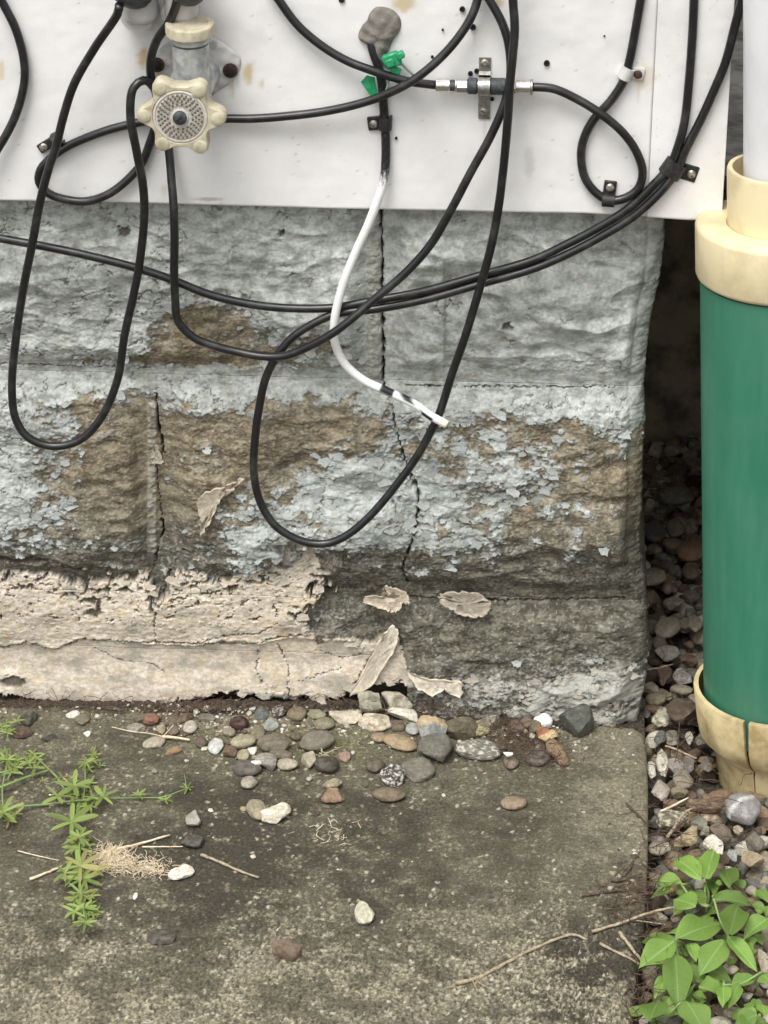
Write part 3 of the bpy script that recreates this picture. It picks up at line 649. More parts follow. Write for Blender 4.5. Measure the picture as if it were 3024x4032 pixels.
# ------------------------------------------------------------------ CONCRETE SLAB
def build_slab():
    edge = [(1300, 1553), (1372, 1556), (1392, 1572), (1397, 1600), (1401, 1700), (1401, 1800), (1398, 1900), (1390, 2000), (1376, 2100), (1362, 2212), (1345, 2330), (1335, 2420)]
    E = np.array([GD(a, b)[:2] for a, b in edge[1:]]); o = np.argsort(E[:, 1]); ey, exx = E[o, 1], E[o, 0]
    yb = -.023
    yf = -.62
    Y = np.concatenate([np.arange(yf, -.48, .004), np.arange(-.48, yb, .0009)]); nx0 = G(-60, 4032)[0]
    xl = -.6
    tx = np.concatenate([np.linspace(0, .5, 40)[:-1], np.linspace(.5, 1, 20)])
    ny = len(Y)
    xf = np.arange(-.335, .14, .0009)
    # columns: coarse, fine, then a strip stretched to the edge
    ncs = 110
    Xe = np.interp(Y, ey, exx)
    cols = [np.tile(np.arange(xl, -.335, .006), (ny, 1)), np.tile(xf, (ny, 1)), .14+(Xe[:, None]-.14)*np.linspace(0, 1, ncs)[None, 1:]]
    X = np.concatenate(cols, 1); YY = np.tile(Y[:, None], (1, X.shape[1]))
    back = sst(-.06, yb, YY)
    YY = YY+back*(.0055*fbm(X*55, X*0, 101, 4, .6)+.006*sst(-.1, -.25, X)-.002-.004*sst(.19, .21, X)*1.0)
    YY = YY+back*sst(-.12, -.3, X)*-.004
    mx, my = X*1000, YY*1000
    u, v = proj(np.stack([X, YY, np.zeros_like(X)], -1).reshape(-1, 3)); u = (u/K).reshape(X.shape); v = (v/K).reshape(X.shape)
    edged = (Xe[:, None]-X)*1000; eb = (yb-YY)*1000
    h = 1.3*fbm(mx/90, my/90, 102, 3)+.35*fbm(mx/9, my/9, 103, 3)
    rough = np.clip(sst(1880, 2080, v+60*fbm(mx/60, my/60, 104, 3))*.9+.30+.35*sst(.1, .5, fbm(mx/45, my/60, 105, 3))-.18*sst(1000, 1300, u)*sst(2000, 1800, v), .15, 1.1)
    f1, f2, cid = worley(mx/3.7+.4*fbm(mx/3, my/3, 115, 2), my/4.6+.4*fbm(mx/3, my/3, 116, 2), 106); f1b, f2b, cidb = worley(mx/2.1, my/2.5, 107)
    grain = (cid > .62)*sst(.55, .25, f1)*1.0; grainb = (cidb > .6)*sst(.5, .2, f1b)
    pitn = sst(.05, .5, fbm(mx/2.6, my/3.2, 108, 3))
    h += rough*(1.3*grain+.5*grainb-1.0*pitn)
    r1 = np.minimum(edged, 10)/10; r2 = np.minimum(np.maximum(eb, 0), 7)/7
    h -= 6*(1-np.sqrt(np.clip(1-(1-r1)**2, 0, 1)))+4*(1-np.sqrt(np.clip(1-(1-r2)**2, 0, 1)))
    # colours
    a = fbm(mx/80, my/70, 111, 4); b = fbm(mx/22, my/18, 112, 4); cN = fbm(mx/7, my/6, 113, 4)
    dark = np.array((.062, .056, .040)); mid = np.array((.120, .109, .076)); lite = np.array((.225, .202, .140)); cre = np.array((.52, .46, .33))
    t = .42+.27*a+.24*b
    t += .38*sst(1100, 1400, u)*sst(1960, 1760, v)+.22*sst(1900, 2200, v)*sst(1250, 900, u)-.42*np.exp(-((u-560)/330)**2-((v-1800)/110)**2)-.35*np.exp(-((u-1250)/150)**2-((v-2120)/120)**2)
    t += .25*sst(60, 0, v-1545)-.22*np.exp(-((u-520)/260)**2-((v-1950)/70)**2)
    col = mix(dark, mid, sst(.05, .45, t)); col = mix(col, lite, sst(.4, .95, t+.25*cN))
    moss = np.exp(-((u-700)/120)**2-((v-1610)/42)**2)+.7*np.exp(-((u-470)/70)**2-((v-1600)/30)**2)
    col = mix(col, np.array((.19, .185, .085)), np.clip(moss*(.6+.6*cN), 0, .8))
    dens = .06+.6*rough*sst(-.3, .4, a+b)+.48*sst(1900, 2120, v)*sst(-.5, .3, a+b+.2)
    col = mix(col, mix(lite*1.1, cre, cid), np.clip(.85*sst(.5, .22, f1)*(cid < dens*.75)+.0, 0, 1))
    col = mix(col, mix(lite, cre, cidb), .6*sst(.45, .2, f1b)*(cidb < dens*.9))
    col = mix(col, cre*np.array((.85, .88, .82)), .6*sst(.34, .48, fbm(mx/4.6, my/3.6, 114, 5, .65)+.16*b)*sst(.1, .9, np.clip(t+.2, 0, 1)))
    col = col*(1+.30*fbm(mx/2.4, my/2.8, 117, 3))[..., None]
    col = mix(col, np.array((.62, .56, .44)), .6*sst(.42, .25, f1)*(cid < dens*.18))
    col = mix(col, np.array((.035, .031, .023)), .7*pitn*np.clip(rough, 0, 1))
    col = mix(col, np.array((.62, .58, .48)), .8*(cid > .993)*sst(.4, .2, f1))
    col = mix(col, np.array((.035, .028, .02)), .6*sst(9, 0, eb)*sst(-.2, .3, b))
    Z = h/1000
    V = np.stack([X, YY, Z], -1).reshape(-1, 3); A, B_ = X.shape; idx = np.arange(A*B_).reshape(A, B_)
    F = np.stack([idx[:-1, :-1], idx[:-1, 1:], idx[1:, 1:], idx[1:, :-1]], -1).reshape(-1, 4)
    ring = np.concatenate([idx[0, :], idx[1:, -1], idx[-1, -2::-1], idx[-2:0:-1, 0]])
    low = V[ring].copy(); low[:, 2] = -.09; n0 = len(V); k = np.arange(len(ring)); k2 = np.roll(k, -1)
    F2 = np.stack([ring[k], n0+k, n0+k2, ring[k2]], -1)
    C = col.reshape(-1, 3); V = np.concatenate([V, low]); C = np.concatenate([C, C[ring]])
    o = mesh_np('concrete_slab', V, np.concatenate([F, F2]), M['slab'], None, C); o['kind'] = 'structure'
    return lambda y: float(np.interp(y, ey, exx))
slab_edge = build_slab()

# ------------------------------------------------------------------ GROUND AND THE DARK RECESS
g = MB(); g.add([(-15, -15, -.045), (15, -15, -.045), (15, 15, -.045), (-15, 15, -.045)], [(0, 1, 2, 3)]); g.build('ground', M['ground'], smooth=False)['kind'] = 'structure'
bw = MB(); bw.box((.62, .60, .35), 1.6, .05, .9); o = bw.build('rear_wall', M['backwall'], smooth=False); o['kind'] = 'structure'
sw = MB(); sw.box((.435, .315, .35), .04, .58, .9); o = sw.build('added_shade_wall', M['backwall'], smooth=False); o['kind'] = 'structure'  # wall added beyond the pipe to keep daylight out of the gap

# ------------------------------------------------------------------ TUBES
def catmull(P, step=.003):
    P = np.asarray(P, float); Q = np.vstack([2*P[0]-P[1], P, 2*P[-1]-P[-2]]); out = []
    for i in range(1, len(Q)-2):
        p0, p1, p2, p3 = Q[i-1:i+3]
        L = np.linalg.norm(p2-p1); n = max(2, int(L/step))
        # centripetal parametrisation keeps the bends round
        t0 = 0; t1 = t0+max(1e-6, np.linalg.norm(p1-p0))**.5; t2 = t1+max(1e-6, L)**.5; t3 = t2+max(1e-6, np.linalg.norm(p3-p2))**.5
        for t in np.linspace(t1, t2, n, endpoint=False):
            A1 = (t1-t)/(t1-t0)*p0+(t-t0)/(t1-t0)*p1; A2 = (t2-t)/(t2-t1)*p1+(t-t1)/(t2-t1)*p2; A3 = (t3-t)/(t3-t2)*p2+(t-t2)/(t3-t2)*p3
            B1 = (t2-t)/(t2-t0)*A1+(t-t0)/(t2-t0)*A2; B2 = (t3-t)/(t3-t1)*A2+(t-t1)/(t3-t1)*A3
            out.append((t2-t)/(t2-t1)*B1+(t-t1)/(t2-t1)*B2)
    out.append(P[-1]); return np.array(out)
def tube_arrays(C, rad, n=12, cap=True):
    C = np.asarray(C, float); m = len(C); rad = np.full(m, rad) if np.ndim(rad) == 0 else np.asarray(rad)
    T = np.gradient(C, axis=0); T /= np.linalg.norm(T, axis=1)[:, None]+1e-12
    u = np.cross(T[0], (0, 1, 0.01)); u /= np.linalg.norm(u); V = []; ang = 2*np.pi*np.arange(n)/n
    for i in range(m):
        u = u-T[i]*np.dot(u, T[i]); u /= np.linalg.norm(u); w = np.cross(T[i], u)
        V.append(C[i]+rad[i]*(np.cos(ang)[:, None]*u+np.sin(ang)[:, None]*w))
    V = np.concatenate(V); i = np.arange(m-1)[:, None]*n; k = np.arange(n)[None]; k2 = (k+1) % n
    F = np.stack(np.broadcast_arrays(i+k, i+k2, i+n+k2, i+n+k), -1).reshape(-1, 4)
    if cap:
        n0 = len(V); V = np.vstack([V, C[0], C[-1]]); k = np.arange(0, n, 2)
        F = np.vstack([F, np.stack([np.full(len(k), n0), (k+2) % n, (k+1) % n, k], -1), np.stack([np.full(len(k), n0+1), (m-1)*n+k, (m-1)*n+(k+1) % n, (m-1)*n+(k+2) % n], -1)])
    return V, F
def tube(name, pts, rad, mat, parent=None, n=12, step=.003, smoothpath=True):
    C = catmull(pts, step) if smoothpath else np.array(pts); V, F = tube_arrays(C, rad, n)
    o = mesh_np(name, V, F, mat, None)
    if parent is not None: adopt(o, parent)
    return o
CR = .0032
def cable(pts, label, group='black coaxial cables on the white cladding'):
    pts = list(pts)
    for end in (0, -1):                      # carry on beyond the frame
        a, b, c = pts[end]; a1, b1, _c = pts[1 if end == 0 else -2]
        if b < -20: ext = (a+(a-a1)*1.2, b-420, c)
        elif a < -20: ext = (a-420, b+(b-b1)*2, c)
        else: continue
        if end == 0: pts.insert(0, ext)
        else: pts.append(ext)
    P = [W(a, b, c*.001) for a, b, c in pts]
    C = catmull(P)
    o = tube('coaxial_cable', C, CR, M['cable'], None, 14, smoothpath=False); tag(o, label, 'cable', group); return o
cable([(-15, -50, 32), (5, 0, 31), (60, 110, 31), (93, 230, 31), (96, 320, 31), (63, 450, 32), (0, 572, 34), (-60, 650, 36)], 'black cable bowing across the top left edge of the white cladding')
cable([(470, 20, 70), (462, 55, 66), (371, 192, 54), (292, 331, 50), (252, 451, 48), (219, 583, 48), (192, 663, 49), (159, 789, 48), (126, 966, 46), (93, 1131, 40), (63, 1330, 36), (47, 1529, 36), (62, 1650, 37), (110, 1722, 38), (205, 1757, 38), (310, 1735, 38), (395, 1650, 38), (462, 1497, 38), (491, 1317, 40), (524, 1171, 42), (550, 1032, 44), (568, 850, 48), (563, 729, 52), (538, 597, 54), (513, 450, 55), (526, 345, 54), (565, 316, 50), (605, 345, 42), (635, 430, 36), (655, 520, 34), (668, 620, 36), (676, 720, 40), (683, 800, 44), (687, 933, 46), (686, 1080, 44), (690, 1180, 42), (700, 1262, 40), (760, 1327, 38), (850, 1364, 38), (928, 1384, 38), (1030, 1403, 40), (1120, 1401, 43), (1199, 1372, 46), (1298, 1320, 50), (1371, 1267, 50), (1464, 1187, 46), (1597, 1074, 44), (1696, 962, 44), (1782, 815, 46), (1855, 676, 46), (1928, 544, 46), (1981, 424, 45), (2004, 345, 43), (2011, 265, 42), (2001, 166, 41), (1975, 86, 39), (1928, 0, 37), (1900, -50, 36)],
      'longest black cable, hanging in a narrow loop at far left below the cream knob')
cable([(700, -8, 66), (690, 30, 62), (663, 93, 56), (617, 159, 50), (594, 232, 46), (594, 298, 42), (612, 360, 37), (628, 430, 32), (612, 500, 30), (586, 575, 30), (560, 640, 30), (510, 700, 31), (431, 762, 32), (345, 792, 31), (265, 787, 30), (192, 762, 30), (153, 716, 30), (160, 668, 30), (199, 623, 30), (265, 577, 30), (398, 521, 30), (500, 492, 30), (600, 474, 31), (750, 469, 33), (892, 467, 34), (1000, 467, 34), (1132, 457, 35), (1265, 441, 36), (1398, 413, 38), (1504, 378, 40), (1630, 314, 45), (1762, 199, 42), (1849, 80, 38), (1880, 0, 35), (1890, -60, 34)],
      'black cable looping at the left clip, running level right of the cream knob')
cable([(1060, -60, 33), (1098, 0, 33), (1172, 99, 33), (1265, 179, 34), (1365, 239, 36), (1464, 277, 38), (1597, 318, 36), (1680, 331, 35), (1720, 335, 35)], 'black cable sloping down from the top middle into the left end of the silver connector')
cable([(2092, 342, 35), (2176, 349, 35), (2260, 384, 35), (2364, 447, 38), (2454, 524, 36), (2508, 602, 33), (2530, 679, 31), (2511, 744, 30), (2458, 781, 30), (2403, 789, 30), (2351, 763, 30), (2303, 699, 30), (2288, 615, 30), (2299, 545, 30), (2338, 470, 30), (2403, 399, 30), (2456, 317, 30), (2477, 246, 30), (2500, 129, 30), (2522, 0, 30), (2532, -60, 30)],
      'black cable tied in a small teardrop loop at the right of the silver connector')
cable([(-60, 922, 30), (0, 938, 30), (152, 966, 30), (331, 1003, 31), (530, 1053, 31), (663, 1096, 31), (829, 1161, 31), (995, 1199, 31), (1132, 1213, 31), (1305, 1212, 31), (1464, 1185, 31), (1663, 1148, 31), (1895, 1083, 31), (2100, 1023, 31), (2222, 966, 31), (2338, 906, 31), (2478, 818, 31), (2585, 715, 31), (2637, 655, 30), (2668, 580, 30), (2694, 485, 30), (2713, 320, 30), (2727, 130, 30), (2733, 0, 30), (2736, -60, 30)],
      'upper black cable of the pair, sweeping across the block wall to the left edge')
cable([(2021, -60, 46), (2020, 0, 46), (2027, 110, 48), (2018, 230, 50), (2008, 331, 51), (2000, 464, 51), (1982, 663, 48), (1962, 822, 46), (1935, 965, 44), (1890, 1130, 43), (1830, 1330, 42), (1783, 1463, 38), (1729, 1630, 34), (1700, 1692, 34), (1640, 1800, 34), (1564, 1905, 35), (1464, 2024, 36), (1371, 2104, 37), (1290, 2139, 37), (1200, 2134, 37), (1090, 2075, 37), (1028, 1984, 36), (1000, 1865, 35), (1004, 1730, 34), (1022, 1595, 34), (1046, 1490, 34), (1086, 1410, 34), (1150, 1330, 34), (1232, 1275, 33), (1310, 1240, 32), (1385, 1226, 32), (1464, 1219, 32), (1663, 1182, 32), (1895, 1117, 32), (2100, 1058, 32), (2230, 1003, 32), (2352, 940, 32), (2494, 852, 32), (2606, 750, 32), (2665, 672, 31), (2700, 590, 31), (2759, 472, 31), (2811, 356, 31), (2856, 246, 32), (2895, 97, 34), (2921, 0, 36), (2935, -60, 38)],
      'black cable that hangs in the big middle loop and leaves at the top right corner')
# the cable dipped in white paint
def white_cable():
    pts = [(1452, 120, 27), (1468, 200, 30), (1488, 260, 30), (1504, 331, 30), (1510, 411, 30), (1515, 480, 30), (1519, 560, 30), (1518, 640, 31), (1510, 716, 34), (1484, 796, 36), (1449, 886, 37), (1398, 999, 37), (1347, 1131, 38), (1317, 1264, 39), (1318, 1344, 38), (1356, 1430, 36), (1431, 1496, 36), (1530, 1543, 38), (1630, 1590, 41), (1696, 1637, 43), (1757, 1670, 44)]
    P = [W(a, b, c*.001) for a, b, c in pts]; C = catmull(P, .0015); n = 16
    V, F = tube_arrays(C, CR*1.02, n); m = len(C)
    u, v = proj(C); col = np.zeros((len(V), 3))+.014
    wht = np.array((.80, .80, .79))
    T = np.gradient(C, axis=0); L = np.concatenate([[0], np.cumsum(np.linalg.norm(np.diff(C, axis=0), axis=1))]); tot = L[-1]
    for i in range(m):
        q = V[i*n:(i+1)*n]-C[i]; q /= CR
        f = np.clip((v[i]-650)/110, 0, 1); nn = np.array([.5+.5*math.sin(k*2.4+L[i]*420)+.25*math.sin(L[i]*1300+k) for k in range(n)])
        w = sst(0, 1, f*1.6-.6*nn*(f < .98)) if f < 1 else np.ones(n)
        rem = tot-L[i]
        ph = np.arctan2(q[:, 2], q[:, 0])
        if .010 < rem < .060:
            tw = (rem-.035)/.025                    # spiral black patch
            b1 = np.exp(-((np.angle(np.exp(1j*(ph-(1.4-2.6*tw))))/.62)**4))*(rem < .056)
            b2 = sst(.052, .050, abs(rem-.0025)) if False else 0
            w = w*(1-b1)
            if .046 < rem < .058: w = w*(1-sst(.058, .056, rem)*sst(-.2, .4, np.cos(ph-2.2)+.5))
            if .0105 < rem < .020: w = w*(1-sst(-.6, .2, np.cos(ph+1.2)))
        col[i*n:(i+1)*n] = mix(np.array((.014, .014, .015)), wht, w)
    col[m*n:] = .02
    o = mesh_np('painted_cable', V, F, M['cablecol'], None, col); tag(o, 'cut cable painted white along its lower half, its loose end hanging over the middle loop', 'cable')
    e = C[-1]; t = C[-1]-C[-2]; t /= np.linalg.norm(t)
    k = MB().lathe(e-t*.001, t, [(0, .0034), (.0014, .0034), (.0016, .0022), (.0005, .0018)], 14).build('cut_end', M['cream'], o)
    return o
def adopt0(o, p): o.parent = p
white_cable()

# ------------------------------------------------------------------ CLIPS
def frame2(px, py, ang):                     # local axes on the cladding: X along ang (image degrees), Y outwards, Z
    a = R_(ang); X = np.array((math.cos(a), 0, math.sin(a))); Zv = np.array((-math.sin(a), 0, math.cos(a))); Y = np.array((0, 1.0, 0))
    return np.stack([X, Y, Zv], 1)
def screw(c, r, parent, mat='brass', name='screw', tilt=0):
    mb = MB().lathe(c, (0, -1, 0), [(0, r*.95), (.0010, r), (.0018, r*.8), (.0021, r*.45)], 20)
    s = mb.build(name, M[mat], parent)
    x = MB(); Fm = frame2(0, 0, 25+tilt)
    x.box(np.array(c)-np.array((0, .0021, 0)), r*1.1, .0006, r*.26, Fm); x.box(np.array(c)-np.array((0, .00212, 0)), r*.26, .0007, r*1.1, Fm)
    o = x.build('recess', M['dark'], None, smooth=False); o.parent = s
    if parent is not None: o.matrix_parent_inverse = (Matrix.Translation(-Vector(parent.location)))
    return s
def cable_clip(cen, ang, scr, label, cab_d=30, span=1, w=.009, group='black screw-down cable clips', white=False, length=.016):
    c = W(cen[0], cen[1], cab_d*.001); s = W(scr[0], scr[1], DP+.002)
    root = empty('cable_clip', (c[0], -DP, c[2])); tag(root, label, 'cable clip', group)
    m = M['fitting'] if white else M['clip']
    Fm = frame2(0, 0, ang)                   # X along the cable
    # saddle: half ring over the cable(s)
    mb = MB(); n = 14; V = []; r0, r1 = CR+.0002, CR+.0016
    half = span*CR-CR
    prof = []
    for k in range(n+1):
        a = math.pi*k/n; off = half if math.cos(a) > 0 else -half
        prof.append((math.cos(a), math.sin(a), off))
    dep = c[1]
    for sx in (-w/2, w/2):
        for rr in (r1, r0):
            V.append(np.array(c)+Fm@np.array((sx, DP*0+(-DP-dep), rr+half)))
            for ca, sa, off in prof: V.append(np.array(c)+Fm@np.array((sx, -sa*rr, ca*rr+off)))
            V.append(np.array(c)+Fm@np.array((sx, (-DP-dep), -rr-half)))
    k = len(prof)+2; F = []
    for i in range(k-1):
        F += [(i, i+1, 2*k+i+1, 2*k+i), (k+i, 3*k+i, 3*k+i+1, k+i+1), (i, k+i, k+i+1, i+1), (2*k+i, 2*k+i+1, 3*k+i+1, 3*k+i)]
    mb.add(V, F); adopt(o := mb.build('saddle', m), root)
    d = s-np.array((c[0], s[1], c[2])); L = math.hypot(d[0], d[2]); an = math.degrees(math.atan2(d[2], d[0])); Ft = frame2(0, 0, an)
    tabc = np.array((c[0], -DP-.0014, c[2]))+np.array((d[0], 0, d[2]))*(.5*(L+.0045)/L+.0)
    t = MB().box(tabc, L+.0045, .0028, w*1.02, Ft, .0006); t.build('tab', m, root)
    screw(np.array((s[0], -DP-.0028, s[2])), .0031, root, 'rusty' if white else 'brass', tilt=ang)
    return root
cable_clip((225, 548), 28, (173, 578), 'black clip at far left under the two crossing cables, its screw on the left', w=.007)
cable_clip((1517, 485), 88, (1472, 486), 'square black clip holding the white-ended cable, screw at its left', w=.010)
cable_clip((2395, 789), -3, (2402, 736), 'black clip at the bottom of the small teardrop loop, screw above the cable', w=.009)
cable_clip((2650, 665), 58, (2722, 683), 'wide black clip gathering two cables at the right edge of the cladding', span=2.1, w=.012)
cable_clip((2466, 288), 66, (2512, 291), 'pale grey clip with a big rusty screw beside the right seam', white=True, group='pale cable clip', w=.009)

# ------------------------------------------------------------------ CONNECTOR
def connector():
    a = W(1716, 335, .035); b = W(2095, 343, .035); ax = b-a; L = np.linalg.norm(ax); ax /= L
    root = empty('coaxial_connector', (a[0], -DP, a[2])); tag(root, 'silver and black inline cable connector held by an upright metal strap', 'connector')
    f = lambda p: (p-1716)/(2095-1716)*L
    def seg(x0, x1, r, name, m, bev=.0004, n=28):
        MB().lathe(a+ax*f(x0), ax, [(0, r-bev), (bev, r), (f(x1)-f(x0)-bev, r), (f(x1)-f(x0), r-bev)], n).build(name, M[m], root)
    seg(1716, 1772, .0047, 'ferrule', 'shiny'); seg(1768, 1796, .0040, 'ring', 'rubber'); seg(1792, 1800, .0052, 'ring', 'shiny')
    seg(1798, 1842, .0049, 'hex_nut', 'shiny', .0005, 6); seg(1840, 1882, .0060, 'boot', 'rubber', .0012); seg(1880, 1932, .0053, 'barrel', 'shiny')
    seg(1928, 1994, .0061, 'boot', 'rubber', .0012); seg(1992, 2032, .0050, 'hex_nut', 'shiny', .0005, 6); seg(2030, 2092, .0047, 'ferrule', 'shiny'); seg(2088, 2098, .0056, 'ring', 'metal')
    # strap over the barrel
    top = W(1906, 225, DP); bot = W(1902, 466, DP); mid = a+ax*f(1907)
    xs = .0042; prof = []
    zt_, zb2 = top[2], bot[2]; zm = mid[2]; R0 = .0066; yf = mid[1]
    prof.append((zt_, -DP-.0003)); prof.append((zm+R0+.002, -DP-.0003)); prof.append((zm+R0, -DP-.003))
    for k in range(13): an = math.pi*k/12; prof.append((zm+math.cos(an)*R0, yf-math.sin(an)*R0*1.0))
    prof += [(zm-R0, -DP-.003), (zm-R0-.002, -DP-.0003), (zb2, -DP-.0003)]
    V = []; n = len(prof)
    for off in (0, -.0011):
        for sx in (-xs, xs):
            for z, y in prof: V.append((mid[0]+sx, y+off, z))
    F = []
    for i in range(n-1): F += [(i, i+1, n+i+1, n+i), (2*n+i, 3*n+i, 3*n+i+1, 2*n+i+1), (i, 2*n+i, 2*n+i+1, i+1), (n+i, n+i+1, 3*n+i+1, 3*n+i)]
    F += [(0, n, 3*n, 2*n), (n-1, 3*n-1, 4*n-1, 2*n-1)]
    MB().add(V, F).build('strap', M['metal'], root, angle=30)
    for q in ((1908, 247), (1904, 437)):
        p = W(q[0], q[1], DP+.0014); screw(p, .0030, root, 'brass', tilt=30)
    return root
connector()

# ------------------------------------------------------------------ PUTTY AND GREEN SEAL
def blob(poly, d, thick, name, mat, parent=None, dome=True, ns=5):
    P = np.array(poly, float); c = P.mean(0); n = len(P)
    dense = []
    for i in range(n):
        p0, p1, p2, p3 = P[i-1], P[i], P[(i+1) % n], P[(i+2) % n]
        for t in np.linspace(0, 1, 6)[:-1]:
            dense.append(.5*((2*p1)+(-p0+p2)*t+(2*p0-5*p1+4*p2-p3)*t*t+(-p0+3*p1-3*p2+p3)*t**3))
    dense = np.array(dense); nd = len(dense); V = []
    rings = [1.0]+[math.cos(a) for a in np.linspace(.25, 1.45, 8)]
    hs_ = [0]+[math.sin(a) for a in np.linspace(.25, 1.45, 8)]
    rs = np.random.RandomState(7)
    for r, hh in zip(rings, hs_):
        for q in dense:
            p = c+(q-c)*r; w = W(p[0], p[1], d); w = w+np.array((0, -(thick*hh+ (.0004*math.sin(p[0]*.11+p[1]*.07)+.0005*math.sin(p[0]*.05-p[1]*.13))*min(1, hh*2)), 0)); V.append(w)
    V.append(W(c[0], c[1], d)+np.array((0, -thick, 0)))
    F = []
    for i in range(len(rings)-1):
        for k in range(nd): k2 = (k+1) % nd; F.append((i*nd+k, i*nd+k2, (i+1)*nd+k2, (i+1)*nd+k))
    l = (len(rings)-1)*nd
    for k in range(nd): F.append((l+k, l+(k+1) % nd, len(V)-1))
    return MB().add(V, F).build(name, M[mat], parent, angle=80)
pu = blob([(1487, 26), (1540, 35), (1570, 62), (1580, 92), (1572, 125), (1552, 152), (1536, 185), (1530, 200), (1515, 222), (1508, 262), (1488, 275), (1470, 250), (1462, 190), (1440, 172), (1415, 155), (1412, 132), (1428, 98), (1445, 80), (1458, 48)], DP+.0005, .0065, 'putty_seal', 'putty')
tag(pu, 'lump of grey-brown putty sealing the cable hole at the top centre', 'putty')
def seal_tag():
    root = empty('seal_tag', W(1545, 235, DP)); tag(root, 'bright green plastic seal tag with a thin wire round the cable under the putty', 'tag')
    c = W(1543, 236, .036); Fm = frame2(0, 0, 22)
    MB().box(c, .0125, .006, .0105, Fm, .0012).build('seal_body', M['tag'], root)
    MB().box(c+np.array((-.001, -.0036, -.0012)), .0062, .003, .0058, Fm, .0007).build('seal_cap', M['tag'], root)
    MB().box(c+np.array((.0062, -.001, .0040)), .0055, .006, .0050, frame2(0, 0, 30), .0007).build('seal_lug', M['tag'], root)
    MB().box(c+np.array((.002, .0012, -.0085)), .0085, .003, .0065, frame2(0, 0, -20), .0006).build('seal_lug', M['tag'], root)
    q = [(1420, 322), (1445, 296), (1476, 304), (1488, 372), (1462, 384)]
    V = [W(x, y, .0335) for x, y in q]+[W(x, y, .0322) for x, y in q]; n = len(q)
    MB().add(V, [tuple(range(n)), tuple(range(2*n-1, n-1, -1))]+[(i, n+i, n+(i+1) % n, (i+1) % n) for i in range(n)]).build('flag', M['tag'], root, smooth=False)
    tube('wire', [W(1575, 246, .036), W(1600, 270, .034), (W(1632, 300, .033))], .0009, M['wire'], root, 6)
    tube('wire', [W(1536, 262, .036), W(1528, 330, .0365), W(1515, 372, .0375)], .0008, M['wire'], root, 6)
seal_tag()

